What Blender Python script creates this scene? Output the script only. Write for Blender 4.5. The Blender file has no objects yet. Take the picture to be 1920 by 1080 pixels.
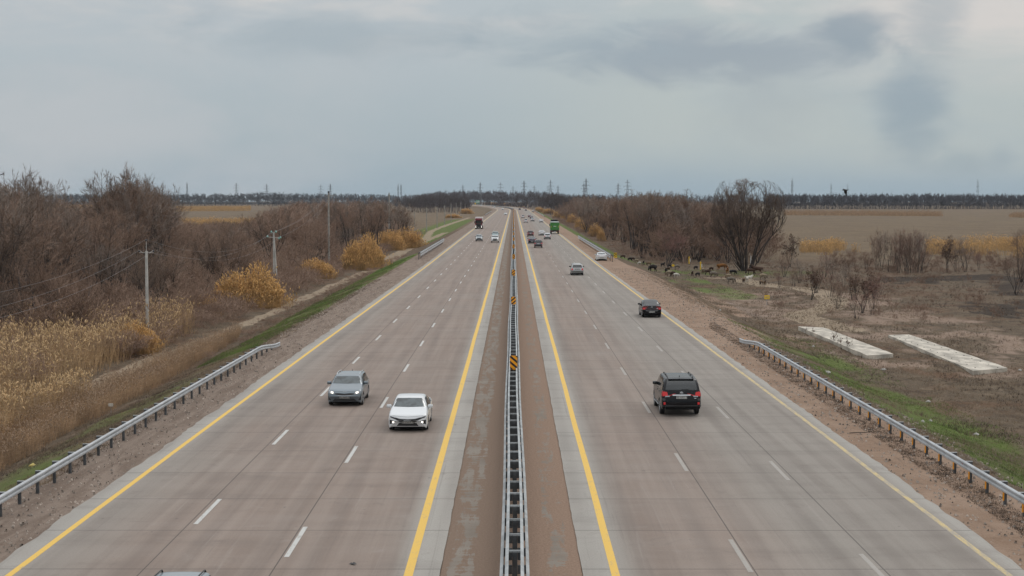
import bpy, math, random
import numpy as np
from mathutils import Vector, Matrix
from mathutils.bvhtree import BVHTree
R = math.radians
random.seed(7); rng = np.random.default_rng(7)
SC = bpy.context.scene
COL = SC.collection

# ------------------------------------------------------------------ camera
FPX, CAMH, HORY = 2806.0, 10.7, 371.0
PITCH = math.atan((540 - HORY) / FPX); YAW = math.atan(3 / FPX)
cam_d = bpy.data.cameras.new('camera'); cam = bpy.data.objects.new('camera', cam_d); COL.objects.link(cam)
cam.location = (0, 0, CAMH); cam.rotation_euler = (R(90) - PITCH, 0, YAW)
cam_d.sensor_width = 36; cam_d.lens = FPX / 1920 * 36; cam_d.clip_end = 30000; cam_d.clip_start = 0.5
SC.camera = cam
SC.render.resolution_x = 1024; SC.render.resolution_y = 576

def at(px, py, z=0.0):
    """world point on the plane z under photo pixel (1920x1080)"""
    v = Matrix.Rotation(YAW, 3, 'Z') @ Matrix.Rotation(R(90) - PITCH, 3, 'X') @ Vector(((px - 960) / FPX, -(py - 540) / FPX, -1))
    t = (z - CAMH) / v.z
    return Vector((v.x * t, v.y * t, z))

# ------------------------------------------------------------------ light
SC.view_settings.view_transform = 'Standard'; SC.view_settings.look = 'None'
SC.view_settings.exposure = 0.07; SC.view_settings.gamma = 1
SUN_EL, SUN_AZ = R(50), R(35)          # high veiled sun, right of and ahead of the camera
sd = bpy.data.lights.new('sun', 'SUN'); sun = bpy.data.objects.new('sun', sd); COL.objects.link(sun)
sd.energy = 0.5; sd.angle = R(25); sd.color = (1, .95, .88)
sun.rotation_euler = (R(90) - SUN_EL, 0, -SUN_AZ + math.pi); sun.location = (0, 0, 60)
sun.rotation_euler = Vector((-math.sin(SUN_AZ) * math.cos(SUN_EL), -math.cos(SUN_AZ) * math.cos(SUN_EL), -math.sin(SUN_EL))).to_track_quat('-Z', 'Y').to_euler()

class NT:
    """tiny node helper"""
    def __init__(s, tree): s.t = tree; s.n = tree.nodes; s.l = tree.links
    def new(s, k, **kw):
        n = s.n.new(k)
        for a, b in kw.items(): setattr(n, a, b)
        return n
    def put(s, sock, v):
        if hasattr(v, 'is_output') or isinstance(v, bpy.types.NodeSocket): s.l.new(v, sock)
        elif isinstance(v, (tuple, list)) and len(v) == 3 and sock.type == 'RGBA': sock.default_value = (*v, 1)
        else: sock.default_value = v
    def math(s, op, a, b=0.0, c=0.0, clamp=False):
        n = s.new('ShaderNodeMath', operation=op, use_clamp=clamp)
        s.put(n.inputs[0], a); s.put(n.inputs[1], b)
        if op in ('MULTIPLY_ADD', 'COMPARE', 'SMOOTH_MIN'): s.put(n.inputs[2], c)
        return n.outputs[0]
    def ss(s, v, lo, hi, a=0.0, b=1.0):
        n = s.new('ShaderNodeMapRange', interpolation_type='SMOOTHSTEP')
        for i, q in enumerate((v, lo, hi, a, b)): s.put(n.inputs[i], q)
        return n.outputs[0]
    def mix(s, f, a, b, mode='MIX'):
        n = s.new('ShaderNodeMix', data_type='RGBA', blend_type=mode)
        s.put(n.inputs[0], f); s.put(n.inputs[6], a); s.put(n.inputs[7], b)
        return n.outputs[2]
    def noise(s, vec, scale, detail=4, rough=.55, dist=0.0):
        n = s.new('ShaderNodeTexNoise'); s.put(n.inputs['Vector'], vec)
        n.inputs['Scale'].default_value = scale; n.inputs['Detail'].default_value = detail
        n.inputs['Roughness'].default_value = rough; n.inputs['Distortion'].default_value = dist
        return n.outputs[0]
    def comb(s, x, y, z=0.0):
        n = s.new('ShaderNodeCombineXYZ')
        for i, q in enumerate((x, y, z)): s.put(n.inputs[i], q)
        return n.outputs[0]
    def sep(s, v):
        n = s.new('ShaderNodeSeparateXYZ'); s.put(n.inputs[0], v); return n.outputs
    def scale(s, v, sc):
        n = s.new('ShaderNodeVectorMath', operation='MULTIPLY'); s.put(n.inputs[0], v); n.inputs[1].default_value = sc
        return n.outputs[0]

def srgb(r, g, b):
    f = lambda c: ((c / 255 + .055) / 1.055) ** 2.4 if c > 10 else c / 255 / 12.92
    return (f(r), f(g), f(b))

W = bpy.data.worlds.new('World'); SC.world = W; W.use_nodes = True
N = NT(W.node_tree); N.n.clear()
tc = N.new('ShaderNodeTexCoord'); gx, gy, gz = N.sep(tc.outputs['Generated'])
hyp = N.math('MAXIMUM', N.math('ABSOLUTE', gy), .05)
s_ = N.math('DIVIDE', gx, hyp)            # tangent of the azimuth
e_ = N.math('DIVIDE', gz, N.math('SQRT', N.math('ADD', N.math('MULTIPLY', gx, gx), N.math('MULTIPLY', gy, gy))))  # tangent of elevation
sky = N.new('ShaderNodeTexSky', sky_type='NISHITA'); sky.sun_disc = False
sky.sun_elevation = SUN_EL; sky.sun_rotation = SUN_AZ; sky.air_density = 1.2; sky.dust_density = 2
cv = N.comb(N.math('MULTIPLY', s_, 6.0), N.math('MULTIPLY', e_, 16.0), .3)
n1 = N.noise(cv, 1.0, 6, .55, .3); n2 = N.noise(cv, 2.3, 7, .6, .5); n3 = N.noise(N.comb(N.math('MULTIPLY', s_, 7.0), N.math('MULTIPLY', e_, 34.0)), 1.2, 7, .58, .4)
c = N.mix(N.ss(e_, 0.0, .05), srgb(153, 172, 183), srgb(164, 179, 187))
c = N.mix(N.ss(e_, .03, .12), c, srgb(181, 190, 196))
c = N.mix(N.math('MULTIPLY', N.ss(s_, .05, -.3), N.ss(n1, .32, .66)), c, srgb(184, 190, 195))
c = N.mix(N.math('MULTIPLY', N.ss(s_, -.08, .12), N.math('MULTIPLY', N.ss(e_, .005, .03), N.ss(n1, .25, .65, .35, .9))), c, srgb(181, 190, 190))
c = N.mix(N.math('MULTIPLY', N.ss(e_, .085, .135), N.ss(N.math('ADD', N.math('MULTIPLY', n3, .6), N.math('MULTIPLY', n1, .4)), .42, .62)), c, srgb(208, 206, 204))
c = N.mix(N.math('MULTIPLY', N.math('MULTIPLY', N.ss(s_, .17, .28), N.ss(e_, .06, .105)), N.ss(n3, .3, .6, .35, 1)), c, srgb(210, 206, 203))
n4 = N.math('ADD', N.math('MULTIPLY', N.noise(cv, 4.2, 5, .5, .3), .6), N.math('MULTIPLY', n2, .4))
def blob(c, px, py, rx, ry, col, k, warp=1.0, lo=1.25, hi=.1, nz=None):
    ds = N.math('DIVIDE', N.math('SUBTRACT', s_, (px - 963) / FPX), rx / FPX)
    de = N.math('DIVIDE', N.math('SUBTRACT', e_, (HORY - py) / FPX), ry / FPX)
    d = N.math('SQRT', N.math('ADD', N.math('MULTIPLY', ds, ds), N.math('MULTIPLY', de, de)))
    d = N.math('ADD', d, N.math('MULTIPLY', N.math('SUBTRACT', nz or n2, .5), -warp * 2.3))
    return N.mix(N.math('MULTIPLY', N.ss(d, lo, hi), k), c, srgb(*col))
c = blob(c, 1290, 105, 330, 60, (147, 159, 171), .8, 1.1)
c = blob(c, 1050, 85, 220, 60, (156, 170, 180), .6)
c = blob(c, 640, 75, 330, 55, (158, 171, 180), .6)
c = blob(c, 1600, 75, 95, 52, (143, 157, 169), .85, 1.0, 1.25, .2, n4)
c = blob(c, 1740, 70, 80, 100, (158, 169, 177), .6)
c = blob(c, 1700, 195, 75, 80, (143, 160, 173), .8, .9, 1.4, .15, n4)
c = blob(c, 1712, 262, 70, 55, (150, 166, 176), .65, 1.0, 1.4, .1, n4)
c = blob(c, 1875, 300, 40, 40, (152, 168, 178), .6, 1.1, 1.25, .2, n4)
c = blob(c, 1795, 302, 95, 38, (152, 168, 177), .65, 1.1, 1.25, .2, n4)
c = blob(c, 1450, 200, 170, 90, (162, 172, 179), .45)
c = N.mix(N.ss(e_, .14, .9), c, (1.15, 1.17, 1.2))       # an overcast sky is brighter towards the zenith
c = N.mix(N.ss(e_, .9, 3.0), c, (1.45, 1.45, 1.45))
cs = N.mix(1.0, c, (9.5, 9.5, 9.5), 'MULTIPLY')
cc = N.mix(.05, cs, sky.outputs[0])
bg = N.new('ShaderNodeBackground'); bg.inputs[1].default_value = .1; N.put(bg.inputs[0], cc)
ow = N.new('ShaderNodeOutputWorld'); N.l.new(bg.outputs[0], ow.inputs[0])
W.cycles.sampling_method = 'MANUAL'; W.cycles.sample_map_resolution = 512

# ------------------------------------------------------------------ helpers
MATS = {}
def mat(name, col, rough=.6, metal=0.0, var=0.0, nscale=3.0, bump=0.0, bscale=20.0, coat=0.0, emit=None, estr=1.0, spec=.5, col2=None, coord='Object', stretch=(1, 1, 1), detail=4):
    if name in MATS: return MATS[name]
    m = bpy.data.materials.new(name); m.use_nodes = True; T = NT(m.node_tree)
    b = m.node_tree.nodes['Principled BSDF']
    b.inputs['Base Color'].default_value = (*col, 1); b.inputs['Roughness'].default_value = rough
    b.inputs['Metallic'].default_value = metal; b.inputs['Coat Weight'].default_value = coat; b.inputs['Coat Roughness'].default_value = .06
    b.inputs['Specular IOR Level'].default_value = spec
    tcn = T.new('ShaderNodeTexCoord')
    vec = T.scale(tcn.outputs[coord], stretch)
    if var > 0 or col2:
        n = T.noise(vec, nscale, detail)
        hi = col2 or tuple(min(1, x * (1 + var)) for x in col); lo = col if col2 else tuple(x * (1 - var) for x in col)
        T.put(b.inputs['Base Color'], T.mix(T.ss(n, .35, .65), lo, hi))
    if bump:
        n = T.noise(vec, bscale, 3); bn = T.new('ShaderNodeBump'); bn.inputs['Strength'].default_value = bump; bn.inputs['Distance'].default_value = .02
        T.put(bn.inputs['Height'], n); T.l.new(bn.outputs[0], b.inputs['Normal'])
    if emit: b.inputs['Emission Color'].default_value = (*emit, 1); b.inputs['Emission Strength'].default_value = estr
    MATS[name] = m
    return m

def tag(o, label=None, cat=None, group=None, kind=None):
    if label: o['label'] = label
    if cat: o['category'] = cat
    if group: o['group'] = group
    if kind: o['kind'] = kind
    return o
def empty(name, loc=(0, 0, 0), rz=0.0):
    o = bpy.data.objects.new(name, None); COL.objects.link(o); o.location = loc; o.rotation_euler = (0, 0, rz); o.empty_display_size = .3
    return o
def mesh_np(name, V, Fs, mats=(), smooth=False, mi=None, parent=None, link=True):
    me = bpy.data.meshes.new(name); V = np.asarray(V, dtype=np.float32)
    if not isinstance(Fs, list): Fs = [Fs]
    Fs = [np.asarray(f, dtype=np.int32) for f in Fs if len(f)]
    me.vertices.add(len(V)); me.vertices.foreach_set('co', V.ravel())
    tot = sum(f.size for f in Fs); me.loops.add(tot)
    me.loops.foreach_set('vertex_index', np.concatenate([f.ravel() for f in Fs]))
    np_ = sum(len(f) for f in Fs); me.polygons.add(np_)
    cnt = np.concatenate([np.full(len(f), f.shape[1]) for f in Fs])
    me.polygons.foreach_set('loop_start', np.concatenate([[0], np.cumsum(cnt)[:-1]]).astype(np.int32))
    for m in (mats if isinstance(mats, (list, tuple)) else [mats]): me.materials.append(m)
    if mi is not None: me.polygons.foreach_set('material_index', np.asarray(mi, dtype=np.int32))
    me.polygons.foreach_set('use_smooth', np.full(np_, smooth))
    me.update(calc_edges=True)
    o = bpy.data.objects.new(name, me)
    if link: COL.objects.link(o)
    if parent: o.parent = parent
    return o

class MB:
    def __init__(s): s.v = []; s.f = []; s.m = []
    def add(s, vs, fs, m=0):
        k = len(s.v); s.v += [tuple(p) for p in vs]; s.f += [tuple(i + k for i in f) for f in fs]; s.m += [m] * len(fs)
        return s
    def box(s, x0, x1, y0, y1, z0, z1, m=0, ch=0.0):
        if ch <= 0:
            v = [(x, y, z) for z in (z0, z1) for y in (y0, y1) for x in (x0, x1)]
            return s.add(v, [(0, 2, 3, 1), (4, 5, 7, 6), (0, 1, 5, 4), (2, 6, 7, 3), (0, 4, 6, 2), (1, 3, 7, 5)], m)
        def ring(z, i):      # chamfered plan, chamfered top and bottom
            a, b, c_, d = x0 + i, x1 - i, y0 + i, y1 - i
            return [(a + ch, c_, z), (b - ch, c_, z), (b, c_ + ch, z), (b, d - ch, z), (b - ch, d, z), (a + ch, d, z), (a, d - ch, z), (a, c_ + ch, z)]
        v = ring(z0, ch * .5) + ring(z0 + ch, 0) + ring(z1 - ch, 0) + ring(z1, ch * .5)
        f = [tuple(range(7, -1, -1)), tuple(range(24, 32))]
        for r in range(3):
            for i in range(8): j = (i + 1) % 8; f.append((r * 8 + i, r * 8 + j, r * 8 + 8 + j, r * 8 + 8 + i))
        return s.add(v, f, m)
    def cyl(s, p0, p1, r0, r1=None, n=10, m=0, caps=True):
        r1 = r0 if r1 is None else r1; p0 = Vector(p0); p1 = Vector(p1); d = (p1 - p0).normalized()
        a = d.orthogonal().normalized(); b = d.cross(a)
        v = [p + (a * math.cos(t) + b * math.sin(t)) * r for p, r in ((p0, r0), (p1, r1)) for t in [2 * math.pi * i / n for i in range(n)]]
        f = [(i, (i + 1) % n, n + (i + 1) % n, n + i) for i in range(n)]
        if caps: f += [tuple(range(n - 1, -1, -1)), tuple(range(n, 2 * n))]
        return s.add(v, f, m)
    def sweep(s, prof, path, m=0, side=None):
        """prof: (across, up) points; path: list of points; swept with constant section"""
        k = len(prof); v = []
        for i, p in enumerate(path):
            p = Vector(p); t = (Vector(path[min(i + 1, len(path) - 1)]) - Vector(path[max(i - 1, 0)])); t.z = 0; t.normalize()
            a = Vector((t.y, -t.x, 0))
            v += [p + a * q[0] + Vector((0, 0, q[1])) for q in prof]
        f = [(i * k + j, i * k + (j + 1) % k, (i + 1) * k + (j + 1) % k, (i + 1) * k + j) for i in range(len(path) - 1) for j in range(k)]
        f += [tuple(range(k)), tuple(range(len(path) * k - 1, (len(path) - 1) * k - 1, -1))]
        return s.add(v, f, m)
    def lathe(s, prof, axis='x', n=20, m=0, c=(0, 0, 0)):
        v = []
        for (h, r) in prof:
            for i in range(n):
                t = 2 * math.pi * i / n; a, b = r * math.cos(t), r * math.sin(t)
                v.append((c[0] + h, c[1] + a, c[2] + b) if axis == 'x' else (c[0] + a, c[1] + b, c[2] + h))
        f = [(i * n + j, i * n + (j + 1) % n, (i + 1) * n + (j + 1) % n, (i + 1) * n + j) for i in range(len(prof) - 1) for j in range(n)]
        f += [tuple(range(n)), tuple(range((len(prof) - 1) * n, len(prof) * n))]
        return s.add(v, f, m)
    def build(s, name, mats, parent=None, smooth=False, loc=None, link=True, angle=None):
        me = bpy.data.meshes.new(name); me.from_pydata(s.v, [], s.f)
        for q in (mats if isinstance(mats, (list, tuple)) else [mats]): me.materials.append(q)
        me.polygons.foreach_set('material_index', s.m)
        if smooth: me.shade_smooth()
        if angle: me.set_sharp_from_angle(angle=R(angle))
        me.validate(); me.update()
        o = bpy.data.objects.new(name, me)
        if link: COL.objects.link(o)
        if parent: o.parent = parent
        if loc: o.location = loc
        return o
def copy_tree(o, parent=None):
    c_ = o.copy(); COL.objects.link(c_)
    if parent: c_.parent = parent
    for ch in o.children: copy_tree(ch, c_)
    return c_
def cone_segs(P0, P1, R0, R1, n, tip=False):
    """vectorised tapered prisms"""
    d = P1 - P0; L = np.linalg.norm(d, axis=1, keepdims=True) + 1e-9; d = d / L
    ref = np.where(np.abs(d[:, 2:3]) > .9, np.array([[1., 0, 0]]), np.array([[0, 0, 1.]]))
    a = np.cross(d, ref); a /= np.linalg.norm(a, axis=1, keepdims=True) + 1e-9; b = np.cross(d, a)
    ang = np.arange(n) * 2 * np.pi / n; m = len(P0)
    ring = a[:, None, :] * np.cos(ang)[None, :, None] + b[:, None, :] * np.sin(ang)[None, :, None]
    v0 = P0[:, None, :] + ring * R0[:, None, None]
    i = np.arange(n); j = (i + 1) % n
    if tip:
        V = np.concatenate([v0, P1[:, None, :]], axis=1).reshape(-1, 3); base = (np.arange(m) * (n + 1))[:, None]
        F = np.stack([base + i, base + j, np.broadcast_to(base + n, (m, n))], axis=2).reshape(-1, 3)
        return V, F
    v1 = P1[:, None, :] + ring * R1[:, None, None]
    V = np.concatenate([v0, v1], axis=1).reshape(-1, 3); base = (np.arange(m) * 2 * n)[:, None]
    F = np.stack([base + i, base + j, base + n + j, base + n + i], axis=2).reshape(-1, 4)
    return V, F
def join_parts(parts):
    Vs, F3, F4, k = [], [], [], 0
    for V, F in parts:
        if len(V) == 0: continue
        Vs.append(V); (F3 if F.shape[1] == 3 else F4).append(F + k); k += len(V)
    return np.concatenate(Vs), [np.concatenate(f) for f in (F3, F4) if f]
def vnoise(x, y, seed=0, oct=3):
    """smooth value noise"""
    tot = 0; amp = 1; nrm = 0
    for o in range(oct):
        xi = np.floor(x).astype(np.int64); yi = np.floor(y).astype(np.int64); fx = x - xi; fy = y - yi
        fx = fx * fx * (3 - 2 * fx); fy = fy * fy * (3 - 2 * fy)
        def h(a, b):
            q = (a * 374761393 + b * 668265263 + (seed + o) * 974634777) & 0x7fffffff
            q = ((q ^ (q >> 13)) * 1274126177) & 0x7fffffff
            return ((q ^ (q >> 16)) & 0xffff) / 65535.0
        v = (h(xi, yi) * (1 - fx) + h(xi + 1, yi) * fx) * (1 - fy) + (h(xi, yi + 1) * (1 - fx) + h(xi + 1, yi + 1) * fx) * fy
        tot = tot + v * amp; nrm += amp; amp *= .5; x = x * 2.03; y = y * 2.03
    return tot / nrm
def sstep(v, a, b):
    t = np.clip((v - a) / (b - a), 0, 1); return t * t * (3 - 2 * t)

# ------------------------------------------------------------------ alignment of the highway
def cx(Y): return -6.4e-5 * np.maximum(0, np.asarray(Y, float) - 1250) ** 2
def sq(u, Y):      # carriageways draw in slightly with distance
    a = np.abs(u); return u * (1 - .05 * sstep(np.asarray(Y, float), 45, 260) * np.clip((a - 3) / 11.3, 0, 1.1))
def rx(u, Y): return cx(Y) + sq(u, Y)
FLAT = -2.5
def ground_z(x, y):
    x = np.asarray(x, float); y = np.asarray(y, float)
    a = np.abs(x - cx(y)); 
    z = np.interp(a, [0, 14.0, 15.0, 17.8, 19.5, 24.5, 27, 5000], [-.06, -.06, -.03, -.14, -.45, -2.25, FLAT, FLAT])
    k = sstep(a, 17.5, 22)
    z = z + k * (vnoise(x / 9, y / 9, 3) - .5) * .5 * np.clip(1 - y / 2500, 0, 1) + sstep(a, 15.3, 16.2) * (vnoise(x * 1.2, y * .8, 5) - .5) * .10
    return z
gz1 = lambda x, y: float(ground_z(x, y))

# ground sheet
xs = np.unique(np.concatenate([np.arange(-62, 62, .5), 62 * 1.045 ** np.arange(0, 90), -(62 * 1.045 ** np.arange(0, 90))])); xs = xs[np.abs(xs) <= 3000]
ys = [-60.0, -20, 10, 25]
y = 36.0
while y < 4800: ys.append(y); y += max(.9, y * .0085)
ys.append(4800.0); ys = np.array(ys)
GX, GY = np.meshgrid(xs, ys); gx_, gy_ = GX.ravel(), GY.ravel()
U = gx_ - cx(gy_); A = np.abs(U); Rt = U > 0
def inpoly(px, py, poly):
    ins = np.zeros(px.shape, bool); n = len(poly)
    for i in range(n):
        (x1, y1), (x2, y2) = poly[i], poly[(i + 1) % n]
        cond = ((y1 > py) != (y2 > py)); ins ^= cond & (px < (x2 - x1) * (py - y1) / ((y2 - y1) + 1e-9) + x1)
    return ins
def dist_path(px, py, pts):
    d = np.full(px.shape, 1e9)
    for (x1, y1), (x2, y2) in zip(pts[:-1], pts[1:]):
        t = np.clip(((px - x1) * (x2 - x1) + (py - y1) * (y2 - y1)) / ((x2 - x1) ** 2 + (y2 - y1) ** 2), 0, 1)
        d = np.minimum(d, np.hypot(px - x1 - t * (x2 - x1), py - y1 - t * (y2 - y1)))
    return d
def P(px, py, z=FLAT): p = at(px, py, z); return (p.x, p.y)
def spath(pts, z=FLAT):       # smooth path through photo points on the plain
    q = [P(*p, z) for p in pts]; out = []
    for i in range(len(q) - 1):
        p0, p1, p2, p3 = q[max(i - 1, 0)], q[i], q[i + 1], q[min(i + 2, len(q) - 1)]
        for t in np.linspace(0, 1, 6, endpoint=False):
            out.append(tuple(.5 * ((2 * p1[k]) + (-p0[k] + p2[k]) * t + (2 * p0[k] - 5 * p1[k] + 4 * p2[k] - p3[k]) * t * t + (-p0[k] + 3 * p1[k] - 3 * p2[k] + p3[k]) * t ** 3) for k in (0, 1)))
    return out + [q[-1]]
track_l = spath([(-120, 850), (0, 792), (120, 745), (200, 712), (300, 670), (400, 633), (500, 592), (600, 547), (660, 520), (715, 497), (735, 485)])
track_l2 = spath([(725, 492), (745, 476), (775, 462), (800, 445), (812, 432), (850, 418), (880, 408)])
track_l3 = spath([(700, 512), (760, 470), (790, 455), (835, 437)])
track_r = spath([(1590, 618), (1500, 592), (1545, 578), (1562, 562), (1530, 546), (1490, 540), (1440, 536), (1390, 524), (1340, 520)])
n_a = vnoise(gx_ / 5, gy_ / 9, 11); n_b = vnoise(gx_ / 14, gy_ / 25, 12); n_c = vnoise(gx_ / 1.7, gy_ / 3, 13)
g = np.zeros(len(gx_)); dirt = np.zeros(len(gx_)); burnt = np.zeros(len(gx_)); field = np.zeros(len(gx_)); trk = np.zeros(len(gx_)); red = np.zeros(len(gx_))
L_ = ~Rt
g += L_ * sstep(A, 18.0, 19.2) * (1 - sstep(A, 22.5, 26)) * sstep(gy_, 118, 150) * (1 - sstep(gy_, 270, 330)) * (.55 + .6 * n_a)
g += L_ * sstep(A, 18.6, 19.6) * (1 - sstep(A, 22, 24)) * (1 - sstep(gy_, 118, 140)) * (.22 + .45 * n_a)
g += L_ * sstep(A, 20, 24) * (1 - sstep(A, 34, 46)) * sstep(gy_, 380, 460) * (1 - sstep(gy_, 850, 1000)) * .75
g += Rt * sstep(A, 19, 20.5) * (1 - sstep(A, 25.5, 29)) * (1 - sstep(gy_, 118, 150)) * (.12 + .85 * n_a * (.5 + n_c))
g += Rt * sstep(A, 17.5, 19) * (1 - sstep(A, 21, 24)) * sstep(gy_, 265, 300) * (.6 + .4 * n_a)
green_r = [P(1185, 497), P(1230, 503), P(1330, 545), P(1500, 585), P(1470, 560), P(1380, 530), P(1250, 498), P(1190, 485)]
g += np.where(dist_path(gx_, gy_, [P(1190, 492), P(1245, 512), P(1330, 540), P(1400, 560)]) < 3.5, .72, 0) * (.10 + 1.0 * n_a) * (.4 + .9 * n_c)
g += np.where(dist_path(gx_, gy_, [P(1330, 510), P(1420, 515), P(1475, 512)]) < 8, .42, 0) * (.5 + n_c)
dirt += (A < 18.0) * 1.0
dirt += (A >= 18) * (1 - sstep(A, 18.0, 18.7 + n_a)) * 1.0
dirt += Rt * sstep(gy_, 108, 125) * (1 - sstep(gy_, 225, 265)) * (1 - sstep(A, 19.3, 24.5 + 2 * n_a)) * .95
red += Rt * (A < 27) * 1.0
dirt += Rt * sstep(A, 22, 26) * (1 - sstep(A, 46, 56)) * sstep(gy_, 96, 120) * (1 - sstep(gy_, 200, 240)) * (.2 + .75 * n_c * n_a * 2)
red += Rt * sstep(A, 26, 29) * (1 - sstep(A, 48, 60)) * (1 - sstep(gy_, 210, 250)) * .5
burnt += inpoly(gx_ + 10 * (n_b - .5), gy_ + 30 * (n_b - .5), [P(1640, 520), P(1800, 514), P(2100, 515), P(2100, 640), P(1880, 600), P(1760, 555), P(1650, 545)]) * (.10 + 1.3 * n_a * (.2 + 1.3 * n_c)) * sstep(n_b, .2, .55)
burnt += inpoly(gx_, gy_ + 6 * (n_b - .5), [P(1650, 522), P(1880, 514), P(1900, 524), P(1660, 530)]) * .7
field += Rt * (gx_ > 55) * sstep(gy_, 300, 340) * 1.0
field += L_ * sstep(gy_, 480, 560)
for pth, w in ((track_l, 1.05), (track_l2, 1.6), (track_l3, 1.6), (track_r, 2.3)):
    q = dist_path(gx_, gy_, pth); trk += 1 - sstep(q + (n_c - .5) * 1.2, w * .5, w * 1.25)
gzv = ground_z(gx_, gy_) + (1 - sstep(A, 26, 24)) * 0 - np.clip(trk, 0, 1) * .04
ii, jj = np.meshgrid(np.arange(len(ys) - 1), np.arange(len(xs) - 1), indexing='ij'); q0 = (ii * len(xs) + jj).ravel()
F = np.stack([q0, q0 + 1, q0 + len(xs) + 1, q0 + len(xs)], axis=1)
# ground material
gm = bpy.data.materials.new('ground'); gm.use_nodes = True; T = NT(gm.node_tree); bs = gm.node_tree.nodes['Principled BSDF']
tcn = T.new('ShaderNodeTexCoord').outputs['Object']
za = T.new('ShaderNodeAttribute', attribute_name='zone'); zb_ = T.new('ShaderNodeAttribute', attribute_name='zone2')
G1, D1, B1 = T.sep(za.outputs['Color']); F1, K1, R1_ = T.sep(zb_.outputs['Color'])
nb = T.noise(tcn, .06, 5, .6); nm = T.noise(tcn, .35, 6, .65); nf = T.noise(tcn, 1.8, 6, .7); nff = T.noise(tcn, 9, 5, .7)
nst = T.noise(T.scale(tcn, (1.6, .22, 1)), 1.0, 5, .6, .6)
col = T.mix(T.ss(nm, .32, .68), (.088, .066, .046), (.20, .155, .105))
col = T.mix(T.ss(nf, .38, .62, 0, .8), col, (.13, .093, .062))
col = T.mix(T.ss(T.noise(tcn, .13, 6, .7, .5), .48, .62, 0, .75), col, (.15, .083, .048))
col = T.mix(T.ss(nff, .52, .68, 0, .8), col, (.26, .205, .145))
ng = T.noise(T.scale(tcn, (.7, .3, 1)), 1.3, 6, .75, .8)
col = T.mix(T.ss(ng, .52, .62, 0, .7), col, (.075, .05, .034)); col = T.mix(T.ss(ng, .44, .36, 0, .5), col, (.235, .175, .12))
col = T.mix(T.ss(nff, .46, .34, 0, .55), col, (.05, .038, .028))
fc = T.mix(T.ss(nst, .35, .65), (.165, .120, .074), (.225, .168, .108))
fc = T.mix(T.ss(nb, .4, .62, 0, .7), fc, (.145, .108, .072))
fc = T.mix(T.ss(nf, .5, .7, 0, .4), fc, (.11, .085, .06))
col = T.mix(F1, col, fc)
dc = T.mix(R1_, T.mix(T.ss(nst, .35, .65), (.21, .158, .125), (.31, .245, .20)), T.mix(T.ss(nm, .3, .7), (.30, .20, .138), (.40, .285, .21)))
dc = T.mix(T.ss(nf, .52, .72, 0, .6), dc, (.17, .118, .088)); dc = T.mix(T.ss(nff, .5, .72, 0, .45), dc, (.42, .33, .26)); dc = T.mix(T.ss(nst, .58, .7, 0, .4), dc, (.15, .105, .08))
def fld(mask, nz, k=1.0, lo=.42, hi=.6):    # noise-broken edge of a zone
    return T.math('MULTIPLY', T.ss(T.math('ADD', T.math('MULTIPLY', mask, .62), T.math('MULTIPLY', nz, .45)), lo, hi), k)
col = T.mix(fld(D1, nf, .95, .48, .66), col, dc)
gc = T.mix(T.ss(nf, .35, .65), (.085, .125, .024), (.145, .185, .05))
col = T.mix(fld(G1, T.math('ADD', T.math('MULTIPLY', nm, .5), T.math('MULTIPLY', nff, .5)), .92, .42, .6), col, gc)
bc = T.mix(T.ss(nf, .4, .65), (.022, .017, .014), (.07, .05, .036))
col = T.mix(fld(B1, T.math('ADD', T.math('MULTIPLY', nst, .5), T.math('MULTIPLY', nf, .5)), .88, .52, .66), col, bc)
col = T.mix(fld(K1, nf, .9, .5, .66), col, T.mix(T.ss(nf, .35, .65), (.28, .215, .15), (.40, .32, .23)))
col = T.mix(.22, col, (0, 0, 0))
T.put(bs.inputs['Base Color'], col); bs.inputs['Roughness'].default_value = .95; bs.inputs['Specular IOR Level'].default_value = .15
bn = T.new('ShaderNodeBump'); bn.inputs['Strength'].default_value = .8; bn.inputs['Distance'].default_value = .12
T.put(bn.inputs['Height'], T.math('ADD', T.math('MULTIPLY', nff, .6), T.math('MULTIPLY', nf, .8))); T.l.new(bn.outputs[0], bs.inputs['Normal'])
ground = mesh_np('ground', np.stack([gx_, gy_, gzv], 1), F, gm, smooth=True); tag(ground, kind='structure')
def colattr(o, name, r, g_, b):
    at_ = o.data.color_attributes.new(name, 'FLOAT_COLOR', 'POINT'); q = np.ones((len(r), 4), np.float32)
    q[:, 0], q[:, 1], q[:, 2] = np.clip(r, 0, 1), np.clip(g_, 0, 1), np.clip(b, 0, 1); at_.data.foreach_set('color', q.ravel())
colattr(ground, 'zone', g, dirt, burnt); colattr(ground, 'zone2', field, trk, red)

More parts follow.
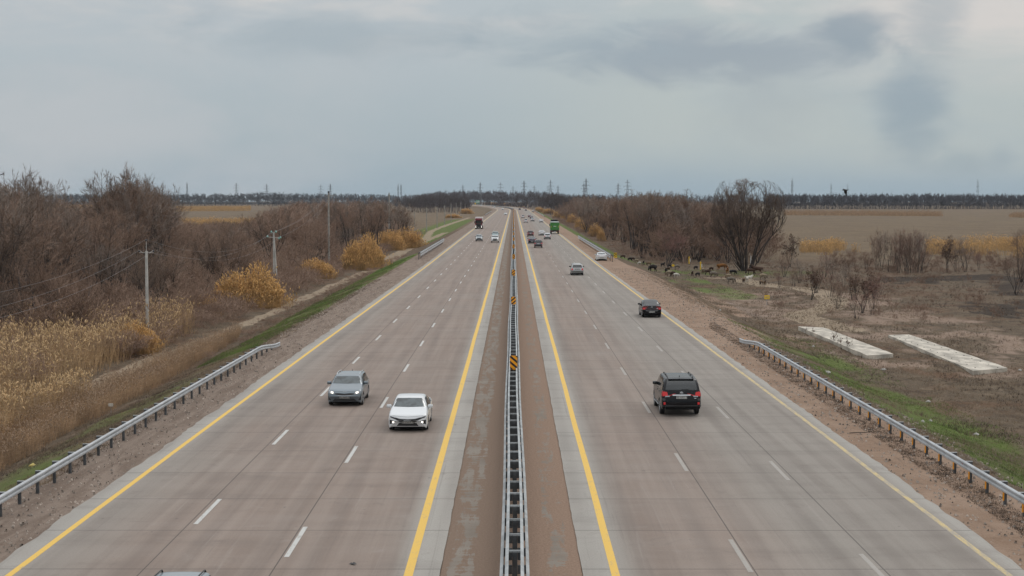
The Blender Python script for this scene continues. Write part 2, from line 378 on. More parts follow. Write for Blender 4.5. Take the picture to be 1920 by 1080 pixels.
# ------------------------------------------------------------------ road
RY = []
y = 30.0
while y < 2500: RY.append(y); y += max(.6, y * .006)
RY = np.array(RY)
def strip(name, uL, uR, z, m, ncol=6, jag=(0, 0)):
    """sheet between offsets uL..uR from the centre line, with the edges frayed by jag"""
    ncol = max(2, ncol); V = []; UV = []
    jl = jag[0] * (vnoise(RY * .9, RY * 0 + 2.2, 21, 5) - .5) * 2 if jag[0] else 0 * RY
    jr = jag[1] * (vnoise(RY * 1.1, RY * 0 + 7.7, 22, 4) - .5) * 2 if jag[1] else 0 * RY
    for k in range(ncol):
        t = k / (ncol - 1); u = (uL + jl) * (1 - t) + (uR + jr) * t
        V.append(np.stack([rx(u, RY), RY, np.full(len(RY), z)], 1)); UV.append(np.stack([u, RY], 1))
    V = np.concatenate(V); UV = np.concatenate(UV); n = len(RY)
    k_, i_ = np.meshgrid(np.arange(ncol - 1), np.arange(n - 1), indexing='ij'); a = (k_ * n + i_).ravel()
    Fq = np.stack([a, a + n, a + n + 1, a + 1], 1)
    o = mesh_np(name, V, Fq, m, smooth=True); tag(o, kind='structure')
    uv = o.data.uv_layers.new(name='road'); uv.data.foreach_set('uv', UV[Fq.ravel()].astype(np.float32).ravel())
    return o
def road_mat():
    m = bpy.data.materials.new('concrete_road'); m.use_nodes = True; T = NT(m.node_tree); b = m.node_tree.nodes['Principled BSDF']
    uvn = T.new('ShaderNodeUVMap', uv_map='road').outputs[0]; u, v, _ = T.sep(uvn)
    au = T.math('ABSOLUTE', u)
    st = T.noise(T.comb(T.math('MULTIPLY', u, 1.6), T.math('MULTIPLY', v, .035)), 1.0, 5, .6, .3)      # streaks along the lanes
    bd = T.noise(T.comb(T.math('MULTIPLY', u, .16), T.math('MULTIPLY', v, .55)), 1.0, 4, .6)           # broom bands across
    bl = T.noise(uvn, .12, 4, .55); fi = T.noise(uvn, 14, 4, .8); mo = T.noise(uvn, .9, 5, .65, .5)
    rt = T.ss(u, -1, 1)
    grey = T.mix(T.ss(st, .35, .65), (.238, .213, .186), (.285, .26, .229))
    brn = T.mix(T.ss(st, .3, .7), (.230, .178, .146), (.282, .226, .189))
    wl = T.math('MULTIPLY', T.ss(au, 14.8, 10.6, 0, 1), T.ss(au, 2.9, 3.9))
    wr = T.math('MULTIPLY', T.ss(au, 10.0, 6.2), T.ss(au, 3.0, 4.2))
    w = T.math('ADD', T.math('MULTIPLY', wl, T.math('SUBTRACT', 1.0, rt)), T.math('MULTIPLY', wr, T.math('MULTIPLY', rt, .88)))
    w = T.math('ADD', w, T.math('MULTIPLY', T.math('SUBTRACT', bl, .5), T.math('MULTIPLY', w, 1.4)), clamp=True)
    c_ = T.mix(w, grey, brn)
    lt = T.math('MAXIMUM', T.ss(au, 3.6, 2.7), T.ss(au, 13.9, 14.6))
    c_ = T.mix(T.math('MULTIPLY', lt, .75), c_, (.40, .385, .35))
    # tyre-darkened wheel paths
    wp = T.math('ABSOLUTE', T.math('SUBTRACT', T.math('FRACT', T.math('DIVIDE', T.math('SUBTRACT', au, 3.0), 3.75)), .5))
    c_ = T.mix(T.math('MULTIPLY', T.ss(wp, .16, .28), T.math('MULTIPLY', T.ss(wp, .42, .3), T.ss(bl, .35, .65, .08, .28))), c_, (.125, .105, .094))
    c_ = T.mix(T.ss(bd, .4, .75, 0, .22), c_, (.33, .29, .26)); c_ = T.mix(T.ss(bd, .5, .25, 0, .28), c_, (.15, .125, .112))
    c_ = T.mix(T.ss(mo, .56, .74, 0, .35), c_, (.155, .125, .108)); c_ = T.mix(T.ss(mo, .42, .28, 0, .3), c_, (.32, .28, .25))
    c_ = T.mix(T.ss(fi, .35, .7, 0, .22), c_, (.12, .10, .09)); c_ = T.mix(T.ss(fi, .72, .8, 0, .5), c_, (.42, .38, .34))
    dr = T.noise(T.comb(T.math('MULTIPLY', u, 3.2), T.math('MULTIPLY', v, .06)), 1.4, 6, .7, .6)
    c_ = T.mix(T.ss(dr, .56, .72, 0, .30), c_, (.13, .112, .10)); c_ = T.mix(T.ss(dr, .42, .3, 0, .22), c_, (.36, .325, .295))
    sp_ = T.noise(uvn, 2.6, 3, .5); c_ = T.mix(T.ss(sp_, .70, .76, 0, .5), c_, (.09, .08, .074))
    # one tone per slab
    wn = T.new('ShaderNodeTexWhiteNoise', noise_dimensions='2D')
    T.put(wn.inputs['Vector'], T.comb(T.math('FLOOR', T.math('DIVIDE', T.math('SUBTRACT', v, 42.65), 5.05)), T.math('FLOOR', T.math('DIVIDE', T.math('SUBTRACT', u, 3.1), 3.75))))
    c_ = T.mix(T.math('MULTIPLY', wn.outputs[0], .10), c_, (.12, .105, .095))
    jy = T.math('ABSOLUTE', T.math('SUBTRACT', T.math('FRACT', T.math('ADD', T.math('DIVIDE', T.math('SUBTRACT', v, 42.65), 5.05), .5)), .5))
    jt = T.ss(jy, .0075, .003, 0, .68)
    jx = None
    for q in (6.93, 10.68):
        d = T.math('ABSOLUTE', T.math('SUBTRACT', au, q)); k = T.ss(d, .028, .012, 0, .72); jx = k if jx is None else T.math('MAXIMUM', jx, k)
    c_ = T.mix(T.math('MAXIMUM', jt, jx), c_, (.045, .04, .037))
    c_ = T.mix(.06, c_, (0, 0, 0))
    T.put(b.inputs['Base Color'], c_); b.inputs['Roughness'].default_value = .82; b.inputs['Specular IOR Level'].default_value = .3
    bn = T.new('ShaderNodeBump'); bn.inputs['Strength'].default_value = .25; bn.inputs['Distance'].default_value = .01
    T.put(bn.inputs['Height'], fi); T.l.new(bn.outputs[0], b.inputs['Normal'])
    return m
RM = road_mat()
strip('road_left', -15.1, -2.1, 0.0, RM, 8, (.17, .03)); strip('road_right', 1.97, 14.75, 0.0, RM, 8, (.03, .16))
mm = bpy.data.materials.new('silted_median'); mm.use_nodes = True; T = NT(mm.node_tree); b = mm.node_tree.nodes['Principled BSDF']
uvn = T.new('ShaderNodeUVMap', uv_map='road').outputs[0]; u, v, _ = T.sep(uvn)
p1 = T.noise(T.comb(T.math('MULTIPLY', u, 2.4), T.math('MULTIPLY', v, .28)), 1.0, 7, .68, .5); p2 = T.noise(uvn, .5, 5, .6); p3 = T.noise(uvn, 12, 4, .8); p4 = T.noise(T.comb(T.math('MULTIPLY', u, .8), T.math('MULTIPLY', v, 1.8)), 1.6, 5, .7)
mud = T.mix(T.ss(p3, .3, .7), (.19, .130, .096), (.275, .195, .145)); mud = T.mix(T.ss(u, .3, -.3, 0, .5), mud, (.15, .115, .09))
conc = T.mix(T.ss(p2, .3, .7), (.185, .158, .132), (.235, .208, .178))
band = T.math('MAXIMUM', T.math('MULTIPLY', T.ss(u, -.95, -1.25), T.ss(u, -2.05, -1.8, .35, 1)), T.math('MULTIPLY', T.math('MULTIPLY', T.ss(u, .85, 1.1), T.ss(u, 1.8, 1.55)), .72))
shows = T.ss(T.math('ADD', T.math('ADD', T.math('MULTIPLY', T.math('SUBTRACT', p1, .5), 2.6), T.math('MULTIPLY', T.math('SUBTRACT', p4, .5), 1.8)), T.math('MULTIPLY', band, .56)), .42, .62)
T.put(b.inputs['Base Color'], T.mix(T.math('MULTIPLY', shows, T.ss(band, .05, .3)), mud, conc)); b.inputs['Roughness'].default_value = .95; b.inputs['Specular IOR Level'].default_value = .1
bn = T.new('ShaderNodeBump'); bn.inputs['Strength'].default_value = .5; bn.inputs['Distance'].default_value = .03; T.put(bn.inputs['Height'], T.math('ADD', p3, T.math('MULTIPLY', p1, 2))); T.l.new(bn.outputs[0], b.inputs['Normal'])
strip('median_strip', -2.1, 1.97, -.03, mm, 10, (.03, .03))

def paint_mat(name, col, wear):
    m = bpy.data.materials.new(name); m.use_nodes = True; T = NT(m.node_tree); b = m.node_tree.nodes['Principled BSDF']
    uvn = T.new('ShaderNodeTexCoord').outputs['Object']
    a = T.noise(T.scale(uvn, (4, 1.2, 1)), 1.2, 6, .75); f = T.noise(uvn, 18, 4, .7)
    k = T.math('MULTIPLY', T.ss(T.math('ADD', T.math('MULTIPLY', a, .6), T.math('MULTIPLY', f, .4)), wear, wear + .12), .9)
    T.put(b.inputs['Base Color'], T.mix(k, col, (.28, .255, .225))); b.inputs['Roughness'].default_value = .7
    return m
def fading_paint():
    m = bpy.data.materials.new('fading_yellow_paint'); m.use_nodes = True; T = NT(m.node_tree); b = m.node_tree.nodes['Principled BSDF']
    o_ = T.new('ShaderNodeTexCoord').outputs['Object']; y_ = T.sep(o_)[1]; a = T.noise(T.scale(o_, (4, .8, 1)), 1.2, 6, .75); f = T.noise(o_, 18, 4, .7); w = T.ss(y_, 55, 190, .425, .555)
    n_ = T.math('SUBTRACT', T.math('ADD', T.math('MULTIPLY', a, .6), T.math('MULTIPLY', f, .4)), w)
    T.put(b.inputs['Base Color'], T.mix(T.math('MULTIPLY', T.ss(n_, 0.0, .14), .9), T.mix(T.ss(y_, 60, 200), (.50, .385, .17), (.62, .42, .10)), (.28, .255, .225))); b.inputs['Roughness'].default_value = .7
    return m
YM = paint_mat('yellow_line_paint', (.66, .42, .075), .535); YF = paint_mat('faded_yellow_paint', (.46, .36, .17), .42); WM = paint_mat('white_line_paint', (.47, .47, .45), .50); WF = paint_mat('worn_white_paint', (.315, .295, .268), .46)
def yline(u, m, y0=30, y1=2500, w=.21):
    k = (RY >= y0) & (RY <= y1); r = RY[k]; n = len(r)
    wob = (vnoise(r * .07, r * 0 + u, 31) - .5) * .05
    V = np.concatenate([np.stack([rx(u, r) - w / 2 + wob, r, np.full(n, .004)], 1), np.stack([rx(u, r) + w / 2 + wob, r, np.full(n, .004)], 1)])
    a = np.arange(n - 1); return V, np.stack([a, a + n, a + n + 1, a + 1], 1)
V, Fs = join_parts([yline(-14.33, YM), yline(-2.98, YM, w=.26), yline(2.90, YM, w=.24)]); tag(mesh_np('yellow_edge_line', V, Fs, YM), kind='structure')
V, Fs = join_parts([yline(14.07, YF, 30, 2500, .19)]); tag(mesh_np('faded_yellow_edge_line', V, Fs, fading_paint()), kind='structure')
def dashes(lst, m, name):
    parts = []
    for (u, ph) in lst:
        y = ph
        while y < 1500:
            w = .075; q = np.array([[rx(u, y)-w, y, .004], [rx(u, y)+w, y, .004], [rx(u, y + 4.1)+w, y + 4.1, .004], [rx(u, y + 4.1)-w, y + 4.1, .004]]); parts.append((q, np.array([[0, 1, 2, 3]]))); y += 15.9
    V, Fs = join_parts(parts); tag(mesh_np(name, V, Fs, m), kind='structure')
dashes([(-6.78, 44.1 - 15.9), (-10.45, 48.6 - 15.9)], WM, 'white_lane_dashes'); dashes([(6.80, 42.3 - 15.9), (10.45, 40.4)], WF, 'worn_white_lane_dashes')

# ------------------------------------------------------------------ steel barriers
GALV = mat('galvanised_steel', (.40, .42, .435), .6, .15, .12, 2.0); GALVM = mat('dull_galvanised_steel', (.33, .35, .355), .65, .1, .2, 1.2); GDARK = mat('weathered_steel', (.10, .105, .11), .6, .4, .2, 3)
ORANGE = mat('orange_reflector', (.85, .34, .008), .5); BLACKP = mat('black_paint', (.012, .012, .012), .55); REDR = mat('red_reflector', (.35, .02, .02), .3); YELL = mat('yellow_reflector', (.80, .52, .015), .45)
WB = [(-.155, 0), (-.11, .055), (-.05, .055), (0, .0), (.05, .055), (.11, .055), (.155, 0)]   # (height, depth) of a W beam
def wbeam(mb, path, zs, sgn, m=0):
    prof = [(sgn * d, h) for h, d in WB] + [(sgn * (d - .012), h) for h, d in reversed(WB)]
    mb.sweep(prof, [(p[0], p[1], z) for p, z in zip(path, zs)], m)
def side_rail(name, label, sgn, y0, y1, uo, step, post_m, endlow0=False, endlow1=True, double=False, reflect=False, group='roadside steel guard rails', uend=0.0):
    r = empty(name, (float(rx(uo, (y0 + y1) / 2)), (y0 + y1) / 2, 0)); tag(r, label, 'guard rail', group); ox, oy = r.location.x, r.location.y
    Y = np.arange(y0, y1 + .01, 1.0); 
    def uu(Yq): return uo + uend * sstep(np.asarray(Yq), y1 - 16, y1)
    Z = np.full(len(Y), .63)
    if endlow1: Z = Z - .5 * sstep(Y, y1 - 9, y1)
    if endlow0: Z = Z - .5 * (1 - sstep(Y, y0, y0 + 8))
    path = [(float(rx(uu(a), a)) - ox, a - oy) for a in Y]
    mb = MB(); wbeam(mb, path, Z, -sgn); mb.build('beam', GALV, r, smooth=True, angle=40)
    if double:
        mb = MB(); wbeam(mb, path, Z + .42, -sgn); mb.build('beam', GALV, r, smooth=True, angle=40)
    k = 0
    for a in np.arange(y0 + .3, y1, step):
        zt = float(np.interp(a, Y, Z)) + (.55 if double else .10); x = float(rx(uu(a), a)) - ox + sgn * .30; gz = gz1(x + ox, a)
        mb = MB()
        mb.box(x - .045, x + .045, a - oy - .006, a - oy + .006, gz - .3, zt, 1); mb.box(x - .052, x - .044, a - oy - .04, a - oy + .04, gz - .3, zt - .002, 1); mb.box(x + .044, x + .052, a - oy - .04, a - oy + .04, gz - .3, zt - .002, 1)
        xa, xb = sorted((x - sgn * .27, x + sgn * .07)); mb.box(xa, xb, a - oy - .04, a - oy + .04, zt - .02, zt, 0); mb.box(xa, xb, a - oy - .03, a - oy + .03, zt - .22, zt - .032, 1)
        if post_m: mb.box(x - sgn * .06 - .012, x - sgn * .06 + .012, a - oy - .05, a - oy + .05, gz + .16, gz + .44, 2)
        if reflect and k % 4 == 1: mb.box(x - sgn * .31 - .012, x - sgn * .31 + .012, a - oy - .06, a - oy + .06, .52, .63, 3)
        mb.build('post', [GALV, GDARK, ORANGE, REDR], r); k += 1
    return r
side_rail('guard_rail', 'long grey steel guard rail on the left verge in the foreground, dark posts', -1, 38, 108, -17.15, 2.0, False)
side_rail('guard_rail', 'grey steel guard rail with orange-marked posts on the right verge in the foreground', 1, 38, 111, 17.05, 2.0, True, reflect=True)
side_rail('guard_rail', 'short double-beam guard rail further up the left verge beside the dirt track', -1, 262, 352, -17.3, 4.0, False, double=True, endlow1=False)
side_rail('guard_rail', 'double-beam guard rail on the right verge beyond the parked white car', 1, 252, 380, 17.3, 4.0, True, double=True, endlow1=False, endlow0=False)
side_rail('guard_rail', 'distant pale guard rail on the outside of the far right-hand bend', 1, 830, 1290, 18.0, 12.0, False, endlow1=False)
side_rail('guard_rail', 'distant guard rail on the left verge just before the road bends', -1, 900, 1160, -18.0, 12.0, False, endlow1=False)

# median barrier: paired beams on a row of posts with brackets
def median_barrier():
    r = empty('median_barrier', (0, 30, 0)); tag(r, 'long double-sided steel barrier with ladder-like brackets down the median', 'barrier')
    Y = RY[RY < 2300]; near = np.arange(30, 2300, 1.0)
    wob = lambda a: .03 * math.sin(a / 21.0) + .02 * math.sin(a / 7.3 + 1)
    for u, z in ((-.375, .58), (-.225, .98), (.215, .98), (.365, .58)):
        sg = -1 if u < 0 else 1; mb = MB(); path = [(float(rx(u, a)) + wob(a), a - 30) for a in Y]
        prof = [(sg * d, h) for h, d in ((-.15, -.03), (-.11, .03), (-.045, .03), (0, -.02), (.045, .03), (.11, .03), (.15, -.03))]; prof += [(d * 1.0 - sg * .03, h) for d, h in reversed(prof)]
        mb.sweep([(q[0], q[1]) for q in prof], [(p[0], p[1], z) for p in path], 0)
        mb.build('beam', GALVM, r, smooth=True, angle=40)
    def post(a0, n, step, name, kind=None, tm=0):
        mb = MB()
        for i in range(n):
            a = a0 + i * step; x = float(rx(0, a)) + wob(a); b_ = a - 30
            mb.box(x - .06, x + .06, b_ - .05, b_ - .035, -.25, 1.1, 1); mb.box(x - .07, x - .06, b_ - .06, b_ + .06, -.25, 1.09, 1); mb.box(x + .06, x + .07, b_ - .06, b_ + .06, -.25, 1.09, 1)
            mb.box(x - .20, x + .20, b_ - .055, b_ + .0, 1.06, 1.12, tm); mb.box(x - .19, x - .075, b_ - .03, b_ + .03, .84, 1.055, 1); mb.box(x + .075, x + .19, b_ - .03, b_ + .03, .84, 1.055, 1)
            mb.box(x - .34, x - .075, b_ - .035, b_ + .035, .46, .70, 1); mb.box(x + .075, x + .34, b_ - .035, b_ + .035, .46, .70, 1)
        o = mb.build(name, [GALVM, GDARK], r)
        if kind: o['kind'] = kind
    for i in range(99): post(40.3 + i * 2.0, 1, 2.0, 'post')
    post(40.3 + 198, 700, 2.4, 'far_posts', 'stuff', 1)
median_barrier()
def hazard_board(Y, flip, first):
    r = empty('hazard_board', (float(rx(0, Y)), Y, 0)); w, h = .21, .80; z0 = 1.02
    mb = MB()      # rounded board as a thin slab
    o_ = [(-w, .05), (-w + .05, 0), (w - .05, 0), (w, .05), (w, h - .05), (w - .05, h), (-w + .05, h), (-w, h - .05)]
    n = len(o_); v = [(x, -.01, z0 + z) for x, z in o_] + [(x, .01, z0 + z) for x, z in o_]
    mb.add(v, [tuple(range(n)), tuple(range(2 * n - 1, n - 1, -1))] + [(i, i + n, (i + 1) % n + n, (i + 1) % n) for i in range(n)]); mb.build('panel', ORANGE, r)
    mb = MB(); k = 1 if flip else -1      # black stripes clipped to the board
    for c0 in (-.13, .20, .53, .86):
        def zc(x, b): return min(max(c0 + b + k * x * .85, .012), h - .012)
        xs_ = np.linspace(-w + .008, w - .008, 15); pts = [(x, zc(x, 0), zc(x, .145)) for x in xs_]
        vv = [(x, -.015, z0 + a) for x, a, b in pts] + [(x, -.015, z0 + b) for x, a, b in pts]; m_ = len(pts)
        mb.add(vv, [(i, i + 1, m_ + i + 1, m_ + i) for i in range(m_ - 1) if abs(pts[i][2] - pts[i][1]) + abs(pts[i + 1][2] - pts[i + 1][1]) > .01])
    mb.build('stripes', BLACKP, r)
    mb = MB(); mb.cyl((0, .02, .7), (0, .02, z0 + h - .1), .02, n=6); mb.build('bracket', GDARK, r)
    return r
hb0 = None
for i in range(24):
    Y = 84 + 50.5 * i
    o = hazard_board(Y, i % 3 != 0, i == 0)
    tag(o, ['large orange and black striped hazard board on the median barrier, nearest of the row', 'second striped hazard board up the median barrier', 'third striped hazard board up the median barrier, above the first two',
            'fourth striped hazard board up the median barrier', 'fifth striped hazard board up the median barrier, about level with the nearest far cars'][i] if i < 5 else 'small far striped hazard board in the line up the median', 'hazard board', 'striped hazard boards on the median barrier')
# chevron board at the near end of the right-hand double rail
p = at(1154, 487, -.3); r = empty('hazard_board', (p.x, p.y, gz1(p.x, p.y)))
tag(r, 'yellow and black striped hazard board beside the stopped white car, at the rail end', 'hazard board')
mb = MB(); mb.box(-.28, .28, -.012, .012, .25, 1.15); mb.build('panel', YELL, r)
mb = MB()
for c0 in (-.1, .25, .6):
    mb.add([(-.27, -.017, max(.26, .25 + c0)), (.27, -.017, min(1.14, .25 + c0 + .38)), (.27, -.017, min(1.14, .25 + c0 + .55)), (-.27, -.017, min(1.14, max(.26, .25 + c0 + .17)))], [(0, 1, 2, 3)])
mb.build('stripes', BLACKP, r)
mb = MB(); mb.cyl((0, .04, -.2), (0, .04, 1.1), .03, n=8); mb.build('post', GDARK, r)

# ------------------------------------------------------------------ vegetation
BARK = mat('dark_bark', (.055, .043, .037), .9, 0, .35, 2.0); BARKL = mat('pale_bark', (.12, .10, .085), .9, 0, .3, 2.0)
def twig_mat(name, a, b):
    m = bpy.data.materials.new(name); m.use_nodes = True; T = NT(m.node_tree); bs = m.node_tree.nodes['Principled BSDF']
    oi = T.new('ShaderNodeObjectInfo'); tc_ = T.new('ShaderNodeTexCoord').outputs['Object']; n = T.noise(tc_, .5, 3)
    T.put(bs.inputs['Base Color'], T.mix(T.ss(T.math('ADD', T.math('MULTIPLY', n, .5), T.math('MULTIPLY', oi.outputs['Random'], .5)), .3, .7), a, b)); bs.inputs['Roughness'].default_value = .9; bs.inputs['Specular IOR Level'].default_value = .15
    return m
TWIG = twig_mat('bare_twigs', (.18, .120, .088), (.275, .190, .142)); TWIGR = twig_mat('reddish_twigs', (.17, .10, .084), (.23, .135, .112)); TWIGG = twig_mat('grey_twigs', (.20, .158, .132), (.28, .228, .19)); TWIGD = twig_mat('dark_twigs', (.125, .090, .070), (.185, .138, .108))
LEAFB = mat('withered_leaves', (.10, .055, .035), .8, 0, .4, 3)
def norm(a): return a / (np.linalg.norm(a, axis=1, keepdims=True) + 1e-9)
def grow(rg, H, stems, spread, nch, ratio, r0, trop=(.10, .10, .06, .03), base=.15, wander=.16, single=False, tw=.012, t0=.3, l0=.78, ang=(.45, .95), ns=(6, 5, 3, 1)):
    """returns segment lists per level"""
    th = rg.uniform(0, 2 * np.pi, stems); sp = rg.uniform(.25, 1, stems) * spread
    if single: sp[0] = .03
    D = np.stack([np.sin(sp) * np.cos(th), np.sin(sp) * np.sin(th), np.cos(sp)], 1); Pn = np.stack([np.cos(th) * base * rg.uniform(.2, 1, stems), np.sin(th) * base * rg.uniform(.2, 1, stems), np.full(stems, -.15)], 1)
    L = H * l0 * rg.uniform(.75, 1.05, stems); 
    if single: L[0] = H * .85; Pn[0] = (0, 0, -.15)
    Rr = r0 * rg.uniform(.6, 1.0, stems); out = []
    for lv in range(4):
        n = ns[lv]; pts = [Pn]; rad = [Rr]; d = D; dirs = [D]
        for k in range(n):
            d = norm(d + rg.normal(0, wander, d.shape) + np.array([0, 0, trop[lv]])); pts.append(pts[-1] + d * (L / n)[:, None]); dirs.append(d); rad.append(np.maximum(Rr * (1 - .8 * (k + 1) / n), tw * .8 if lv < 3 else 0))
        pts = np.stack(pts, 1); dirs = np.stack(dirs, 1); rad = np.stack(rad, 1)
        out.append((pts, rad))
        if lv == 3: break
        m = len(Pn); nc = nch[lv]; idx = np.repeat(np.arange(m), nc); t = rg.uniform(t0 if lv == 0 else .15, 1.0, m * nc) ** .65
        if lv: t[::nc] = 1.0
        else: t[::nc] = .98
        f = t * n; i0 = np.minimum(f.astype(int), n - 1); fr = (f - i0)[:, None]
        Pn2 = pts[idx, i0] * (1 - fr) + pts[idx, i0 + 1] * fr; dp = dirs[idx, i0 + 1]
        perp = norm(np.cross(dp, rg.normal(size=dp.shape))); a = rg.uniform(ang[0], ang[1], len(idx)); a[::nc] *= .3
        D = norm(dp * np.cos(a)[:, None] + perp * np.sin(a)[:, None])
        L = L[idx] * ratio[lv] * rg.uniform(.65, 1.15, len(idx)) * (1.12 - .30 * t)
        Rr = np.maximum(rad[idx, i0] * .55, tw); Pn = Pn2
    return out
def tree_mesh(name, seed, H, trunk_m, twig_m, leaves=0, **kw):
    rg = np.random.default_rng(seed); lv = grow(rg, H, **kw)
    def segs(pts, rad, n, tipped=False):
        A_ = pts[:, :-1].reshape(-1, 3); B_ = pts[:, 1:].reshape(-1, 3); return cone_segs(A_, B_, rad[:, :-1].ravel(), rad[:, 1:].ravel(), n, tipped)
    tp = [segs(*lv[0], 7), segs(*lv[1], 4)]; cp = [segs(*lv[2], 3)]
    q, r_ = lv[3]; cp.append(cone_segs(q[:, 0], q[:, -1], r_[:, 0], r_[:, -1] * 0, 3, True))
    Vt, Ft = join_parts(tp); Vc, Fc = join_parts(cp); mats = [twig_m]; mi = None
    if leaves:
        idx = rg.integers(0, len(q), leaves); c0 = q[idx, -1] + rg.normal(0, .06, (leaves, 3)); a = rg.normal(size=(leaves, 3)) * .075; b = rg.normal(size=(leaves, 3)) * .075
        LV = np.stack([c0 - a, c0 - b * .5, c0 + a, c0 + b * .5], 1).reshape(-1, 3); LF = np.arange(leaves * 4).reshape(-1, 4) + len(Vc)
        nt = sum(len(f) for f in Fc); f3 = Fc[0]; f4 = Fc[1] if len(Fc) > 1 else np.zeros((0, 4), int)
        Vc = np.concatenate([Vc, LV]); Fc = [f3, np.concatenate([f4, LF])]; mats = [twig_m, LEAFB]; mi = np.concatenate([np.zeros(nt), np.ones(leaves)])
    root = empty(name); 
    t = mesh_np('trunk', Vt, Ft, trunk_m, smooth=True, parent=root); c_ = mesh_np('crown', Vc, Fc, mats, mi=mi, parent=root)
    root['h'] = float(np.percentile(lv[3][0][:, -1, 2], 99.3)); return root
def envelope(root, H, zs, rs):
    for o in root.children:
        me = o.data; n = len(me.vertices); q = np.empty(n * 3, np.float32); me.vertices.foreach_get('co', q); q = q.reshape(-1, 3)
        z = q[:, 2]; z2 = np.where(z > H * .93, H * .93 + (z - H * .93) * .30, z); rho = np.hypot(q[:, 0], q[:, 1]) + 1e-6; Rz = np.interp(z2 / H, zs, rs); r2 = np.where(rho > Rz, Rz + (rho - Rz) * .22, rho)
        q[:, 0] *= r2 / rho; q[:, 1] *= r2 / rho; q[:, 2] = z2; me.vertices.foreach_set('co', q.ravel()); me.update()
    root['h'] = H
PARK = Vector((0, -400, -50))
protoA = []    # thicket trees, unit height 10 m
for i in range(7):
    protoA.append(tree_mesh('bare_tree', 100 + i, 10, BARK, (TWIG, TWIGD, TWIG, TWIGG, TWIG, TWIG, TWIGG)[i], stems=(5, 7, 4, 6, 8, 6, 3)[i], spread=(.55, .45, .6, .5, .7, .5, .4)[i], nch=(10, 9, 9), ratio=(.36, .47, .5), r0=.13, tw=.011, single=i in (0, 2, 6)))
protoS = []    # young whippy trees
for i in range(3):
    protoS.append(tree_mesh('bare_sapling', 200 + i, 6, BARK, (TWIGG, TWIG, TWIGR)[i], stems=(7, 10, 6)[i], spread=(.35, .5, .28)[i], nch=(8, 6, 4), ratio=(.36, .5, .5), r0=.045, tw=.009, base=.5, t0=.2))
used = {}
def put_tree(proto, x, y, h, label, group=None, rz=None, wide=1.0, cat='tree'):
    base = proto['h']; o = proto if proto.name not in used else copy_tree(proto)
    used[proto.name] = 1; o.location = (x, y, gz1(x, y) - .05); s = h / base; o.scale = (s * wide, s * wide, s); o.rotation_euler = (0, 0, rng.uniform(0, 6.28) if rz is None else rz)
    tag(o, label, cat, group)
    if not group and 'group' in o: del o['group']
    return o
def px_of(x, y, z):      # photo pixel of a point
    d = y; return 963 + FPX * x / d, HORY + (CAMH - z) * FPX / d
profL = ([0, 50, 100, 130, 160, 185, 215, 300, 325, 340, 350, 400, 430, 450, 470, 500, 520, 560, 600, 640, 700, 745, 770, 800], [338, 323, 340, 374, 366, 340, 328, 330, 350, 388, 402, 410, 412, 396, 386, 377, 370, 368, 370, 368, 367, 368, 378, 392])
profR = ([1030, 1060, 1090, 1130, 1160, 1185, 1215, 1260, 1290, 1330, 1370, 1420, 1450, 1480, 1500], [366, 364, 360, 365, 361, 356, 350, 350, 361, 370, 375, 388, 402, 412, 420])
def scatter(side, n, ylo, yhi, edge, depth, mind, power=1.0):
    pts = []; tries = 0
    while len(pts) < n and tries < n * 60:
        tries += 1; y = ylo + (yhi - ylo) * random.random() ** power; x = side * (edge(y) + depth(y) * random.random() ** 1.1)
        px, _ = px_of(x, y, 0)
        if side < 0 and (px < -60 or px > 772): continue
        if side > 0 and px > 1452: continue
        if any((x - a) ** 2 + (y - b) ** 2 < mind ** 2 for a, b, *_ in pts): continue
        prof = profL if side < 0 else profR; yt = max(np.interp(px + q, *prof) for q in (-45, -22, 0, 22, 45)); hmax = (CAMH - (yt - HORY) * y / FPX) - FLAT
        pts.append((x, y, px, hmax))
    return pts
edgeL = lambda y: 37.5 if y < 170 else 35.5
ptsL = scatter(-1, 150, 128, 640, edgeL, lambda y: min(95, 18 + .24 * y), 3.0, 1.9)
ptsR = scatter(1, 100, 300, 980, lambda y: 32 if y < 420 else 28, lambda y: min(110, .16 * y), 3.2, 1.9)
for side, pts, lab, grp in ((-1, ptsL, 'leafless brown tree crowded into the thicket left of the highway', 'bare trees of the left-hand thicket'), (1, ptsR, 'leafless brown tree crowded into the wood right of the highway', 'bare trees of the right-hand wood')):
    for (x, y, px, hm) in pts:
        front = (abs(x) - (edgeL(y) if side < 0 else 29)) < 10
        h = min(hm, 15.5 if side < 0 else 17) * random.uniform(.80, 1.0)
        if front: h = min(h, random.uniform(5, 9))
        h = max(h, 3.2); put_tree(random.choice(protoA) if h > 5 else random.choice(protoS + protoA[:2]), x, y, h, lab, grp, wide=min(1.7, max(1.0, 8 / h)))
# tall crowns above the skyline of the thicket
for (px, y, ytop, i, w) in ((40, 215, 326, 1, .85), (8, 190, 340, 4, .9), (78, 230, 342, 3, .75), (222, 205, 335, 1, .75), (250, 215, 329, 3, .8), (280, 205, 333, 4, .75), (206, 240, 344, 0, .7), (297, 230, 346, 1, .7)):
    x = (px - 963) * y / FPX; h = CAMH - (ytop - HORY) * y / FPX - FLAT
    put_tree(protoA[i], x, y, h * 1.05, 'tall bare tree rising above the left-hand thicket against the sky, far left of the photo', 'tall skyline trees at the far left', wide=w)
domes = [tree_mesh('dome_tree', 130 + i, 12, BARK, (TWIG, TWIGG)[i], stems=(8, 6)[i], spread=(.42, .5)[i], nch=(10, 11, 10), ratio=(.27, .42, .48), r0=.14, tw=.012, trop=(.12, .08, .02, 0), t0=.42, base=.5, ang=(.4, .8)) for i in range(2)]
for dm in domes: envelope(dm, 12.0, [0, .2, .4, .6, .75, .88, .96, 1.0], [.8, 1.8, 3.4, 4.3, 4.4, 3.6, 2.4, .9])
